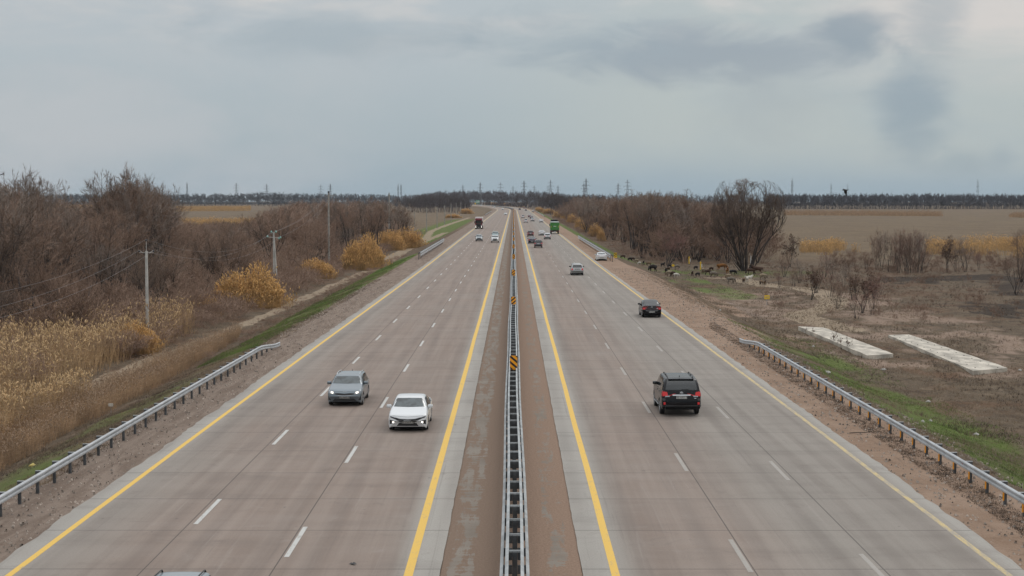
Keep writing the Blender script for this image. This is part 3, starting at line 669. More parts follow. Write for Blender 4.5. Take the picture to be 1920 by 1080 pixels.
for k, (px, y, ytop, w) in enumerate(((26, 200, 332, .7), (54, 214, 323, .72), (82, 226, 338, .6), (205, 214, 336, .55), (222, 204, 330, .6), (243, 226, 328, .6), (262, 210, 327, .62), (284, 204, 330, .62), (300, 232, 334, .5), (232, 190, 338, .6), (272, 240, 330, .6))):
    x = (px - 963) * y / FPX; h = CAMH - (ytop - HORY) * y / FPX - FLAT
    put_tree(domes[k % 2], x, y, h, 'full-crowned bare tree standing above the left-hand thicket against the sky', 'full-crowned trees above the left-hand thicket', wide=w * 1.1)
for k, (px, y, ytop, w) in enumerate(((655, 330, 368, .8), (680, 380, 366, .9), (702, 350, 366, .9), (722, 400, 365, 1.0), (740, 430, 367, 1.0), (752, 390, 376, .8), (712, 470, 366, 1.0), (632, 360, 370, .8), (762, 450, 385, .8))):
    x = (px - 963) * y / FPX; h = CAMH - (ytop - HORY) * y / FPX - FLAT
    put_tree(domes[k % 2], x, y, h, 'dark full-crowned bare tree at the thicket end, beside the second tall pole', 'dark trees at the far end of the left-hand thicket', wide=w * 1.1)
for k, (px, y, ytop, w) in enumerate(((1188, 360, 352, .8), (1212, 372, 346, .95), (1238, 350, 344, .95), (1262, 366, 346, .9), (1282, 350, 353, .8), (1225, 330, 352, .8), (1170, 420, 360, .8), (1100, 560, 360, 1.0), (1150, 470, 364, 1.0), (1125, 520, 366, 1.0), (1320, 330, 370, .8), (1300, 380, 362, .8), (1205, 330, 372, .8), (1275, 320, 372, .8))):
    x = (px - 963) * y / FPX; h = CAMH - (ytop - HORY) * y / FPX - FLAT
    put_tree(domes[k % 2], x, y, h, 'full-crowned bare tree in the right-hand wood, its round top at the skyline', 'full-crowned trees of the right-hand wood', wide=w * 1.1)
# undergrowth and far wood as stuff, realised from sparse prototypes
def bulk(name, pts, m, seed, H=8, dens=(5, 7, 6), tw=.02, rad=.1, spread=.5, ratio=(.42, .5, .5), nproto=5, stems=5, trop=(.10, .10, .06, .03)):
    Vp = []
    for k in range(nproto):
        rg = np.random.default_rng(seed + k); lv = grow(rg, H, stems, spread, dens, ratio, rad, tw=tw, base=.3, ns=(3, 2, 1, 1), single=True, trop=trop); parts = []
        for q, r_ in lv[:3]: parts.append(cone_segs(q[:, :-1].reshape(-1, 3), q[:, 1:].reshape(-1, 3), r_[:, :-1].ravel(), r_[:, 1:].ravel(), 3))
        q, r_ = lv[3]; parts.append(cone_segs(q[:, 0], q[:, -1], r_[:, 0], r_[:, 0], 3, True)); Vv, Ff = join_parts(parts); Vv = Vv * (H / np.percentile(q[:, -1, 2], 99)); Vp.append((Vv, Ff))
    allV, F3, F4, k = [], [], [], 0
    for (x, y, h, w) in pts:
        V, Fs = Vp[random.randrange(nproto)]; a = random.uniform(0, 6.28); ca, sa = math.cos(a), math.sin(a); s = h / H
        Q = np.stack([(V[:, 0] * ca - V[:, 1] * sa) * s * w + x, (V[:, 0] * sa + V[:, 1] * ca) * s * w + y, V[:, 2] * s + gz1(x, y)], 1)
        allV.append(Q)
        for f in Fs: (F3 if f.shape[1] == 3 else F4).append(f + k)
        k += len(V)
    o = mesh_np(name, np.concatenate(allV), [np.concatenate(f) for f in (F3, F4) if f], m); return o
pts = []
for (x, y, px, hm) in scatter(-1, 640, 124, 640, lambda y: 34.5, lambda y: min(95, 14 + .24 * y), 1.8, 1.4): pts.append((x, y, max(2.2, hm * random.uniform(.6, .95)) if y > 300 and x < -44 else min(max(2.2, hm * .7), random.uniform(2.5, 6)), random.uniform(1, 1.7)))
tag(bulk('thicket_undergrowth', pts, TWIG, 300, H=6, dens=(6, 6, 5), tw=.016, rad=.04, stems=7, spread=.8), 'dense brown undergrowth of bare brush filling the left-hand thicket', 'undergrowth', kind='stuff')
pts = [(x, y, max(2.2, hm * random.uniform(.6, .95)) if random.random() < .5 else min(max(2.2, hm * .8), random.uniform(2.5, 7)), random.uniform(1, 1.5)) for (x, y, px, hm) in scatter(1, 480, 300, 950, lambda y: 31, lambda y: min(110, .16 * y), 2.4, 1.4)]
tag(bulk('wood_undergrowth', pts, TWIG, 320, H=6, dens=(6, 6, 5), tw=.022, rad=.05, stems=7, spread=.8), 'dense grey-brown undergrowth filling the wood right of the highway', 'undergrowth', kind='stuff')
# distant woods
def far_row(n, x0, x1, y0, y1, h0, h1, w=1.0, prof=None):
    out = []
    for i in range(n):
        y = random.uniform(y0, y1); t = (i + random.random()) / n; px = x0 + (x1 - x0) * t; x = (px - 963) * y / FPX; h = random.uniform(h0, h1)
        if prof: h = max(4, (CAMH - (np.interp(px, *prof) - HORY) * y / FPX) - FLAT) * random.uniform(.82, 1.0)
        out.append((x, y, h, w * random.uniform(.8, 1.2)))
    return out
low = far_row(260, 1440, 1960, 1735, 1800, 6, 11, 1.5)
row = low + far_row(210, 1440, 1960, 1740, 1775, 16, 19.5, .7) + far_row(190, 1440, 1960, 1790, 1850, 14, 18.5, .7)
tag(bulk('windbreak_wood', row, twig_mat('haze_tinted_windbreak', (.072, .070, .078), (.10, .097, .105)), 340, H=18, dens=(9, 7, 6), tw=.10, rad=.34, spread=.34, stems=2, ratio=(.38, .5, .5)), 'long straight windbreak of bare blue-grey trees beyond the right-hand fields', 'windbreak', kind='stuff')  # twig colour carries the blue of distance haze
mid = ([740, 765, 800, 850, 880, 960, 1000, 1030, 1060, 1130, 1250, 1480], [366, 364, 362, 358, 356, 358, 357, 359, 362, 362, 362, 364])
row = far_row(110, 740, 1060, 1840, 2300, 5, 10, 1.8) + far_row(150, 740, 1060, 1850, 2450, 0, 0, .8, mid) + far_row(60, 765, 880, 1300, 1500, 0, 0, .8, ([765, 800, 860, 905], [368, 365, 366, 372])) + far_row(80, 1010, 1130, 1000, 1500, 0, 0, .85, ([1000, 1030, 1060, 1130], [365, 361, 364, 364])) + far_row(70, 1100, 1480, 1500, 1800, 0, 0, .8, mid)
row += far_row(80, 790, 950, 2530, 2850, 0, 0, .9, mid)
row = [r_ for r_ in row if (abs(r_[0] - float(cx(r_[1]))) > 27 or r_[1] > 2510) and not (abs(963 + FPX * r_[0] / r_[1] - 894) < 11 and r_[1] < 2060)]
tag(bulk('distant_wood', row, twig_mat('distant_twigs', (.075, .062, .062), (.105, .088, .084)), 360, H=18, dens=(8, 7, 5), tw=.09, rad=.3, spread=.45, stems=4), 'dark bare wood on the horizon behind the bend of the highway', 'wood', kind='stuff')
row = far_row(200, -20, 745, 2380, 2500, 6, 10, 2.2) + far_row(240, -20, 745, 2400, 3000, 0, 0, 1.1, ([-20, 330, 420, 470, 500, 560, 640, 745], [362, 362, 362, 361, 359, 362, 361, 364]))
tag(bulk('horizon_wood', row, twig_mat('haze_tinted_twigs', (.075, .08, .088), (.10, .105, .11)), 380, H=18, dens=(7, 6, 4), tw=.14, rad=.3, spread=.5, stems=4), 'low bluish wood on the left horizon beyond the tan fields', 'wood', kind='stuff')  # bluish haze of the far horizon mixed into the twig colour itself

# big multi-stemmed tree and other single trees on the right
big = tree_mesh('poplar_tree', 500, 17, BARK, TWIGD, stems=22, spread=.72, nch=(17, 11, 9), ratio=(.26, .42, .5), r0=.16, tw=.0135, base=1.3, t0=.22, l0=.90, wander=.10, trop=(.09, .10, .04, .0), ang=(.35, .85))
envelope(big, 17.0, [0, .15, .3, .45, .58, .7, .85, .95, 1.0], [1.6, 2.6, 5.2, 7.2, 7.3, 6.2, 5.4, 3.8, 1.6])
x, y = P(1398, 508); put_tree(big, x, y, 17.0, 'huge fan-shaped bare tree with many dark stems, cattle standing at its foot', rz=1.0)
sm = tree_mesh('shrub_tree', 510, 7, BARK, TWIGR, stems=7, spread=.85, nch=(9, 8, 7), ratio=(.4, .5, .5), r0=.10, tw=.014, base=.25, t0=.3, single=True)
x, y = P(1251, 498); put_tree(sm, x, y, 7.2, 'small round reddish bare tree standing in front of the right-hand wood among the grazing sheep')
lf = []
for i in range(2): lf.append(tree_mesh('withered_tree', 520 + i, 6, BARK, TWIGD, leaves=1500, stems=4, spread=.5, nch=(9, 7, 5), ratio=(.42, .5, .5), r0=.10, tw=.012, single=True, t0=.35))
for (px, py, top, i, lab) in ((1521, 562, 498, 0, 'small leaning tree still holding brown leaves beside the curve of the dirt track'), (1776, 510, 440, 1, 'slim tree with clinging brown leaves right of the clump of bare saplings'),
                              (1482, 500, 437, 1, 'brown-leaved tree just right of the huge bare tree'), (1617, 588, 505, 0, 'bushy thicket tree with brown leaves behind the first concrete slab')):
    x, y = P(px, py); put_tree(lf[i], x, y, (py - top) * y / FPX * .98, lab)
for k, (px, py, top, i) in enumerate(((1652, 508, 428, 2), (1668, 510, 432, 0), (1684, 511, 425, 2), (1700, 512, 430, 1), (1709, 511, 425, 2), (1722, 512, 436, 2), (1731, 511, 432, 0), (1644, 507, 440, 1), (1678, 508, 436, 1), (1694, 510, 434, 0), (1716, 510, 430, 0))):
    x, y = P(px, py); put_tree(protoS[i], x, y, (py - top) * y / FPX, 'slender bare sapling in the close clump at the edge of the burnt ground', 'clump of bare saplings on the right', wide=.62)
for (px, py, top, i, lab) in ((1811, 508, 440, 0, 'lone crooked bare tree right of the brown-leaved tree'), (1795, 508, 446, 0, 'thin bare tree between the brown-leaved tree and the crooked one'), (1905, 552, 480, 1, 'bare spreading tree at the right edge beside the burnt ground'), (1915, 530, 425, 0, 'taller bare tree cut by the right edge of the photo'),
                              (1545, 520, 470, 2, 'low bare bush above the bend of the dirt track'), (1571, 578, 520, 1, 'bare bush right of the dirt track bend'), (1635, 590, 515, 2, 'tangled bare bush left of the dark burnt slope'), (1600, 562, 505, 1, 'twiggy bush behind the brown-leaved bush'),
                              (1462, 540, 503, 2, 'small upright bush at the end of the sheep flock'), (1488, 538, 500, 1, 'second small upright bush right of the sheep flock'), (1560, 525, 482, 0, 'grey whippy bush beyond the track bend'), (1588, 520, 478, 1, 'grey bush in front of the yellow reeds'),
                              (1500, 530, 480, 0, 'pale whippy bush between the two brown-leaved trees'), (1530, 548, 492, 1, 'dense whippy bush right behind the small leaning brown-leaved tree'), (1556, 556, 505, 2, 'grey bush on the outer side of the dirt track bend'), (1640, 560, 500, 1, 'broad twiggy bush at the corner of the burnt ground'), (1585, 545, 492, 0, 'upright twiggy bush left of the two tangled bushes'), (1470, 520, 470, 1, 'brushy bush beside the last sheep'), (1607, 600, 548, 2, 'low bare bush closest to the first slab'), (1836, 506, 470, 2, 'short whippy bush before the yellow reed bed'), (1625, 510, 470, 1, 'small bush left of the sapling clump')):
    x, y = P(px, py); put_tree((protoS[i] if top > 426 and px != 1905 else protoA[i]), x, y, (py - top) * y / FPX, lab, cat='bush' if 'bush' in lab else 'tree', wide=.9)
# low brush across the right-hand plain
pts = []
for i in range(150):
    px = random.uniform(1560, 1960); py = random.uniform(480, 512); x, y = P(px, py); pts.append((x, y, random.uniform(.8, 2.4), random.uniform(1, 1.8)))
for i in range(330):
    px = random.uniform(1420, 1960); py = 505 + 95 * random.random() ** 1.5 + (px - 1500) * .02
    x, y = P(px, py)
    if float(dist_path(np.array([x]), np.array([y]), track_r)[0]) < 3.5 or random.random() < .35: continue
    pts.append((x, y, random.uniform(.4, 1.4), random.uniform(1, 1.8)))
tag(bulk('dry_brush', pts, TWIG, 400, H=3, dens=(6, 5, 4), tw=.012, rad=.02, stems=8, spread=.9), 'knee-high grey dry brush spread over the plain right of the highway', 'brush', kind='stuff')
pts = []
for i in range(1500):
    y = 120 + 400 * random.random() ** 1.2; x = -random.uniform(28.2, 38.5)
    if float(dist_path(np.array([x]), np.array([y]), track_l)[0]) < 1.7 or min(float(dist_path(np.array([x]), np.array([y]), track_l2)[0]), float(dist_path(np.array([x]), np.array([y]), track_l3)[0])) < 2.5: continue
    pts.append((x, y, random.uniform(.4, 1.3) * (1 if x > -31 else 1.9), random.uniform(1.2, 2)))
for i in range(90):
    y = random.uniform(98, 150); pts.append((-random.uniform(33, 50), y, random.uniform(1.6, 3.0), random.uniform(1.0, 1.6)))
for i in range(420):
    y = random.uniform(300, 950); pts.append((random.uniform(24, 33), y, random.uniform(.5, 1.8), random.uniform(1.2, 2.2)))
for i in range(300):
    y = random.uniform(110, 330); pts.append((-random.uniform(23.5, 26.8), y, random.uniform(.3, .7), 1.8))
tag(bulk('dry_brush', pts, TWIG, 420, H=3, dens=(6, 5, 4), tw=.010, rad=.018, stems=8, spread=.9), 'dry grey-brown brush along the left dirt track and the far right verge', 'brush', kind='stuff')

# reeds
REED = mat('reed_stalks', (.42, .265, .115), .8, 0, .35, .9); PLUME = mat('reed_plumes', (.54, .33, .13), .9, 0, .3, 1.2); STRAW = mat('straw_stalks', (.42, .285, .155), .8, 0, .3, .5); STRAWP = mat('straw_plumes', (.50, .345, .185), .9, 0, .25, .8); TAN = mat('dry_grass_stalks', (.35, .235, .14), .9, 0, .3, .5); PLT = mat('dry_grass_heads', (.32, .225, .15), .9, 0, .2, .6)
def reeds(rg, X, Y, Z, H, w, plume, lean=.18, leaves=2, pw=.045, pl=.32, fan=None):
    n = len(X); B = np.stack([X, Y, Z - .05], 1); d = rg.normal(0, lean, (n, 3)); d[:, 2] = 1
    if fan is not None: d[:, 0] += fan[0]; d[:, 1] += fan[1]
    d = norm(d); M = B + d * (H * .6)[:, None]; d2 = norm(d + rg.normal(0, .12, (n, 3)) * [1, 1, 0]); T_ = M + d2 * (H * .4)[:, None]
    one = np.ones(n); parts = [cone_segs(B, M, one * w, one * w * .8, 3), cone_segs(M, T_, one * w * .8, one * 0, 3, True)]
    for k in range(leaves):
        t = rg.uniform(.25, .95, n)[:, None]; s = B * (1 - t) + T_ * t; a = rg.uniform(0, 6.28, n); l = rg.uniform(.25, .5, n)
        e = s + np.stack([np.cos(a) * l, np.sin(a) * l, rg.uniform(-.05, .25, n)], 1); parts.append(cone_segs(s, e, one * w * .9, one * 0, 3, True))
    V, Fs = join_parts(parts); ns_ = sum(len(f) for f in Fs)
    if plume <= 0: return V, Fs, ns_, 0
    m = rg.random(n) < plume; k = int(m.sum()); t0_ = T_[m]; dr = norm(d2[m] + rg.normal(0, .35, (k, 3))); e1 = t0_ + dr * pl * .45; e2 = t0_ + dr * pl + np.array([0, 0, -.05]); ok = np.ones(k) * pw * rg.uniform(.7, 1.3, k)
    P1 = cone_segs(e1, t0_ - dr * .05, ok, ok * 0, 4, True); P2 = cone_segs(e1, e2, ok, ok * 0, 4, True)
    V2, F2 = join_parts([P1, P2]); f3 = [Fs[0], F2[0] + len(V)]; return np.concatenate([V, V2]), [np.concatenate(f3)] + Fs[1:], len(Fs[0]), len(F2[0])
def reed_obj(name, res, mats, parent=None):
    V, Fs, n3, npl = res; mi = np.concatenate([np.zeros(n3), np.ones(npl), np.zeros(sum(len(f) for f in Fs[1:]))]) if npl else None
    return mesh_np(name, V, Fs, mats, mi=mi, parent=parent)
def clump(seed, n, rx_, ry_, h, w=.012):
    rg = np.random.default_rng(seed); r_ = np.sqrt(rg.random(n)); a = rg.uniform(0, 6.28, n); nl = 7; lx = rg.uniform(-.62, .62, nl); ly = rg.uniform(-.6, .6, nl); lr = rg.uniform(.28, .55, nl); lh = rg.uniform(.45, 1.0, nl) * (1 - .35 * np.abs(lx)); q = rg.integers(0, nl, n)
    X = (lx[q] + r_ * np.cos(a) * lr[q]) * rx_; Y = (ly[q] + r_ * np.sin(a) * lr[q]) * ry_; stray = rg.random(n) < .10; X = np.where(stray, rg.uniform(-1.25, 1.25, n) * rx_, X); Y = np.where(stray, rg.uniform(-1.2, 1.2, n) * ry_, Y)
    H = h * lh[q] * (1 - .35 * r_ ** 2) * rg.uniform(.55, 1.12, n) * np.where(stray, .55, 1.0) * 1.12; return reed_obj('reed_clump', reeds(rg, X, Y, X * 0, H, w, .8, fan=(X / rx_ * .16, Y / ry_ * .16), pw=.06, pl=.4), [REED, PLUME])
cl = [clump(600, 5200, 3.8, 3.2, 4.0, .013), clump(601, 4400, 3.2, 3.2, 4.0, .014), clump(602, 2600, 2.9, 2.6, 4.0, .02)]; ucl = set()
def put_clump(i, px, py, top, wpx, lab, group=None):
    x, y = P(px, py); o = cl[i] if i not in ucl else cl[i].copy()
    if i in ucl: COL.objects.link(o)
    ucl.add(i); sx = wpx * y / FPX / (2 * (3.8, 3.2, 2.8)[i]); o.location = (x, y + sx * 2.5, gz1(x, y)); o.scale = (sx, sx, (py - top) * y / FPX / 4.05); o.rotation_euler = (0, 0, 0)
    tag(o, lab, 'reeds', group)
    if not group and 'group' in o: del o['group']
put_clump(0, 466, 580, 504, 122, 'large golden reed clump in front of the forked concrete pole')
put_clump(1, 588, 524, 486, 62, 'golden reed clump between the forked pole and the tall pole')
put_clump(0, 683, 506, 444, 74, 'tall bright golden reed clump right of the tall pole')
put_clump(1, 728, 470, 432, 50, 'left half of the long golden reed stand at the end of the thicket')
put_clump(2, 762, 467, 428, 62, 'right half of the long golden reed stand at the end of the thicket')
put_clump(2, 668, 438, 414, 40, 'pale golden reed clump standing inside the thicket gap')
put_clump(2, 648, 444, 421, 28, 'small golden reed clump at the left of the thicket gap')
put_clump(1, 246, 668, 606, 75, 'tall golden reed clump left of the nearest concrete pole')
put_clump(2, 180, 672, 622, 60, 'golden reed clump left of the tall one, by the dirt track')
put_clump(2, 375, 596, 556, 60, 'loose orange-brown reed clump between the nearest pole and the large clump')
for (px, py, top, wp) in ((1050, 409, 394, 22), (1066, 413, 398, 22), (1076, 420, 400, 22), (1090, 430, 408, 20), (1103, 436, 411, 24), (1118, 444, 419, 24), (1128, 452, 427, 14), (1012, 399, 389, 16), (1030, 401, 391, 22), (978, 388.5, 384, 10)):
    put_clump(2, px, py, top, wp, 'yellow reed clump in the row along the right verge before the wood', 'reed clumps along the far right verge')
for (px, py, top, wp) in ((925, 384.5, 379, 26), (945, 386, 380.5, 20), (875, 401, 390, 22), (850, 409, 401, 26)):
    put_clump(2, px, py, top, wp, 'far tan reed clump beside the bend of the highway', 'far reed clumps at the bend')
def bed(name, lab, poly, n, h, w, mats, plume, seed, hv=.25, cond=None, leaves=1, **kw):
    rg = np.random.default_rng(seed); q = np.array(poly); X = rg.uniform(q[:, 0].min(), q[:, 0].max(), n * 4); Y = rg.uniform(q[:, 1].min(), q[:, 1].max(), n * 4); k = inpoly(X, Y, poly)
    if cond is not None: k &= cond(X, Y)
    X, Y = X[k][:n], Y[k][:n]; hh = h * (.45 + 1.0 * vnoise(X / 2.2, Y / 3.5, seed)) * rg.uniform(1 - hv, 1 + hv * .4, len(X))
    o = reed_obj(name, reeds(rg, X, Y, ground_z(X, Y), hh, w, plume, leaves=leaves, **kw), mats); return tag(o, lab, 'reeds' if 'reed' in name else 'grass', kind='stuff')
off_t = lambda X, Y: dist_path(X, Y, track_l) > 1.5
bed('reed_bed', 'broad golden reed bed at the foot of the thicket in the lower left', [(-58, 96), (-29.5, 96), (-30.5, 118), (-31, 146), (-34.5, 150), (-52, 146), (-64, 130)], 13000, 3.0, .011, [STRAW, STRAWP], .6, 610, cond=lambda X, Y: off_t(X, Y) & (X < -np.interp(Y, [60, 100, 150], [29.5, 30.2, 30.8])) & (vnoise(X / 4, Y / 6, 44) > .40), leaves=2)
bed('reed_bed', 'near reed bed with brown plumes in the bottom-left corner of the photo', [(-27.5, 60), (-27.0, 96), (-33, 96), (-36, 60)], 6500, 2.4, .009, [STRAW, STRAWP], .6, 611, leaves=2, cond=off_t)
bed('tan_grass', 'waist-high tan dry grass between the dirt track and the left guard rail', [(-28.3, 62), (-23.6, 62), (-24.4, 100), (-25.2, 136), (-27.3, 150), (-28.6, 110)], 15000, 1.25, .006, [TAN, PLT], .35, 612, cond=off_t, pw=.025, pl=.18, lean=.22)
bed('reed_bed', 'yellow reed bed crossing the plain left of the sapling clump', [P(1500, 478), P(1640, 478), P(1640, 464), P(1590, 462), P(1500, 470)], 1500, 2.4, .03, [REED, PLUME], .8, 613, pw=.09, cond=lambda X, Y: vnoise(X / 9, Y / 16, 71) > .47)
bed('reed_bed', 'bright yellow reed bed crossing the plain at the right edge', [P(1735, 478), P(1930, 486), P(1930, 462), P(1840, 460), P(1740, 464)], 2800, 2.7, .03, [REED, PLUME], .85, 614, pw=.09, cond=lambda X, Y: vnoise(X / 9, Y / 16, 72) > .42)
bed('reed_bed', 'long tan reed strip across the far right-hand field', [P(1470, 404), P(1770, 406), P(1760, 402), P(1470, 400)], 5000, 3.4, .10, [TAN, PLT], .3, 615, pw=.2)
bed('reed_bed', 'low tan reed strip at the right edge of the far field', [P(1890, 408), P(1960, 409), P(1960, 404), P(1900, 404)], 1200, 3.0, .10, [TAN, PLT], .3, 616, pw=.2)
bed('reed_bed', 'golden reed strips across the far left fields', [P(330, 397), P(470, 396), P(470, 389), P(330, 390)], 4500, 3.0, .12, [REED, PLUME], .5, 617, pw=.2)
bed('reed_bed', 'golden reed band behind the low part of the thicket', [P(330, 432), P(480, 432), P(480, 420), P(330, 420)], 4500, 3.2, .05, [REED, PLUME], .6, 618, pw=.12)
bed('reed_bed', 'thin golden reed line on the far left between the tall crowns', [P(90, 392), P(200, 391), P(200, 386), P(90, 386)], 2500, 3.0, .14, [REED, PLUME], .5, 619, pw=.2)
# short grass and weeds on the banks
def tufts(name, lab, n, fn, h, mats, seed, w=.006):
    rg = np.random.default_rng(seed); X, Y = fn(rg, n); k = len(X); nb = 4; X = np.repeat(X, nb) + rg.normal(0, .05, k * nb); Y = np.repeat(Y, nb) + rg.normal(0, .05, k * nb)
    B = np.stack([X, Y, ground_z(X, Y) - .02], 1); E = B + np.stack([rg.normal(0, .4, k * nb), rg.normal(0, .4, k * nb), np.abs(rg.normal(1, .3, k * nb))], 1) * (h * rg.uniform(.5, 1.3, k * nb))[:, None]
    V, Fq = cone_segs(B, E, np.full(k * nb, w), np.zeros(k * nb), 3, True); return tag(mesh_np(name, V, Fq, mats), lab, 'grass', kind='stuff')
STN = mat('stone', (.30, .25, .21), .9, 0, .4, 1.0); GG = mat('green_grass', (.115, .165, .034), .8, 0, .3, .5); DG = mat('dry_ground_grass', (.21, .155, .10), .9, 0, .35, .4); DW = mat('dark_weeds', (.095, .068, .05), .9, 0, .35, .8)
def bank(side, a0, a1, y0, y1, thr, sd):
    def f(rg, n):
        Y = y0 + (y1 - y0) * rg.random(n) ** 1.4; X = side * rg.uniform(a0, a1, n); k = vnoise(X / 3, Y / 6, sd) > thr; return X[k], Y[k]
    return f
tufts('green_grass', 'short green grass on the left verge', 16000, bank(-1, 19, 23.5, 110, 290, .38, 11), .11, GG, 701, .012)
tufts('green_grass', 'short green grass on the right bank below the guard rail', 15000, bank(1, 19.5, 28, 58, 140, .42, 11), .09, GG, 702, .010)
tufts('dry_grass', 'short dry grass over the left bank', 22000, bank(-1, 17.7, 25.5, 56, 230, .40, 14), .11, DG, 703, .008)
tufts('dry_grass', 'short dry grass over the right bank and plain', 34000, bank(1, 18.2, 48, 60, 230, .42, 15), .14, DG, 704, .009)
tufts('dark_weeds', 'scattered dark weeds and clods along the right verge', 12000, bank(1, 16.3, 17.5, 45, 130, .22, 16), .05, DW, 705, .012)
tufts('dark_weeds', 'scattered dark weeds over the right-hand plain', 20000, bank(1, 24, 70, 80, 300, .5, 17), .22, DW, 706, .012)
tufts('dark_weeds', 'scattered dark weeds along the left bank', 12000, bank(-1, 17.5, 24, 45, 200, .48, 18), .10, DW, 707, .010)

def stones(name, lab, n, fn, seed, r=.028):
    rg = np.random.default_rng(seed); X, Y = fn(rg, n); k = len(X); B = np.stack([X, Y, ground_z(X, Y) - .01], 1); rr = r * rg.uniform(.4, 1.6, k) ** 2; E = B + np.stack([rg.normal(0, .4, k) * rr, rg.normal(0, .4, k) * rr, rr * 1.1], 1)
    V, Fq = cone_segs(B, E, rr, rr * .5, 5); return tag(mesh_np(name, V, Fq, STN, smooth=False), lab, 'gravel', kind='stuff')
stones('gravel', 'loose stones and clods on the left dirt shoulder', 5000, bank(-1, 15.2, 19, 42, 190, .0, 18), 801)
stones('gravel', 'loose stones and clods on the right dirt shoulder', 8000, bank(1, 14.8, 21, 42, 230, .0, 18), 802)

# ------------------------------------------------------------------ poles, wires, pylons, signs
CONC = mat('pole_concrete', (.46, .45, .42), .85, 0, .15, 1.5, .3, 15); CONCT = mat('tall_pole_concrete', (.30, .285, .26), .85, 0, .15, 1.5); INS = mat('glass_insulator', (.22, .42, .38), .2, 0); INSD = mat('dark_insulator', (.03, .03, .035), .35); WIRE = mat('power_wire', (.23, .215, .21), .6, .3)
def pole(x, y, h, label, style=0, mat_=None, r0=.17, r1=.12, group=None):
    r = empty('utility_pole', (x, y, gz1(x, y))); tag(r, label, 'utility pole', group); m = mat_ or CONC
    mb = MB(); mb.cyl((0, 0, -.4), (0, 0, h - (1.0 if style == 0 else 0)), r0, r1, 8); mb.build('shaft', m, r, smooth=True, angle=40)
    if style == 0:
        mb = MB(); mb.cyl((0, 0, h - 1.1), (0, 0, h - .1), .028, n=6); mb.cyl((-.65, 0, h - 1.15), (.65, 0, h - 1.15), .026, n=6); mb.cyl((.3, 0, h - 1.15), (.62, 0, h - .95), .025, n=6); mb.cyl((-.3, 0, h - 1.15), (-.62, 0, h - .95), .025, n=6); mb.build('crossarm', CONC, r)
        for q in ((-.65, h - 1.0), (.65, h - 1.0), (0, h - .02)):
            mb = MB(); mb.lathe([(-.1, .03), (-.08, .08), (0, .09), (.04, .05), (.1, .045), (.12, .01)], 'z', 10, c=(q[0], 0, q[1])); mb.build('insulator', INSD, r, smooth=True, angle=50)
    elif style == 1:
        mb = MB(); mb.cyl((.55, -.4, -.4), (.05, 0, h - .5), .13, .09, 8); mb.build('strut', m, r, smooth=True, angle=40)
        mb = MB(); mb.cyl((-.95, 0, h - .7), (1.0, 0, h - .85), .045, n=6); mb.cyl((-.3, 0, h - .05), (.3, 0, h - .05), .04, n=6); mb.build('crossarm', CONC, r)
        for q in ((-.95, h - .6), (1.0, h - .75), (-.35, h + .1), (.35, h + .12), (.8, h - .9)):
            mb = MB(); mb.lathe([(-.16, .05), (-.12, .15), (0, .17), (.06, .09), (.14, .10), (.18, .02)], 'z', 10, c=(q[0], 0, q[1])); mb.build('insulator', INS, r, smooth=True, angle=50)
    elif style == 2:
        mb = MB(); mb.cyl((0, 0, h - .1), (0, 0, h + .25), .16, n=8); mb.build('cap', INSD, r)
        mb = MB(); mb.cyl((-.6, 0, h - .6), (1.1, 0, h - .55), .05, n=6); mb.build('crossarm', CONCT, r)
        for q in (-.55, 1.05):
            mb = MB(); mb.lathe([(-.1, .04), (-.06, .10), (.02, .10), (.1, .03)], 'z', 8, c=(q, 0, h - .45)); mb.build('insulator', INSD, r, smooth=True, angle=50)
    else:
        mb = MB(); mb.cyl((-.7, 0, h - .8), (.7, 0, h - .8), .05, n=6); mb.build('crossarm', CONCT, r)
    return r
x, y = P(277, 645); p1 = pole(x, y, 9.4, 'nearest concrete utility pole standing in the golden reeds on the left', 0); A1 = (x, y)
x, y = P(514, 532, -2.3); p2 = pole(x, y, 8.0, 'forked A-shaped concrete pole with green glass insulators behind the big reed clump', 1); A2 = (x, y)
x, y = P(617, 500); p3 = pole(x, y, 14.2, 'tall grey pole with dark cap rising above the left-hand thicket', 2, CONCT, .21, .15); A3 = (x, y)
x, y = P(730, 460); p4 = pole(x, y, 14.6, 'second tall grey pole beyond the bright golden reed clump', 3, CONCT, .21, .15)
x, y = P(745.5, 431); pole(x, y, 8.0, 'short pole just right of the second tall grey pole', 3, CONCT)
for k, (px, py, t) in enumerate(((777, 427, 396), (800, 435, 389), (819.5, 428, 387.5), (833.7, 421, 384), (845.7, 416, 382), (855.5, 407, 380), (864, 406, 379.5), (872, 400, 381), (879, 398, 381))):
    x, y = P(px, py); pole(x, y, (py - t) * y / FPX, 'thin distant pole in the row along the left verge', 3, CONCT, .2, .14, group='row of thin distant poles on the left')
def wire(a, b, sag, label, r_=.013):
    n = 28; mb = MB(); a, b = Vector(a), Vector(b); pts = []
    for i in range(n + 1):
        t = i / n; q = a.lerp(b, t); q.z -= 4 * sag * t * (1 - t); pts.append(q)
    for i in range(n): mb.cyl(pts[i] - a, pts[i + 1] - a, r_, n=4, caps=False)
    o = mb.build('power_wire', WIRE, None, smooth=True); o.location = a; return tag(o, label, 'wire')
A0 = (-34, 52); z1 = gz1(*A1); z2 = gz1(*A2); z3 = gz1(*A3)
wire((A1[0], A1[1], z1 + 9.45), (A0[0], A0[1], FLAT + 9.4), 2.4, 'top wire running from the nearest pole off the left edge', .010)
wire((A1[0] - .65, A1[1], z1 + 8.45), (A0[0] - .65, A0[1], FLAT + 8.4), 2.5, 'middle wire running from the nearest pole off the left edge', .010)
wire((A1[0] + .65, A1[1], z1 + 8.45), (A0[0] + .65, A0[1], FLAT + 8.4), 2.9, 'lowest wire running from the nearest pole off the left edge', .010)
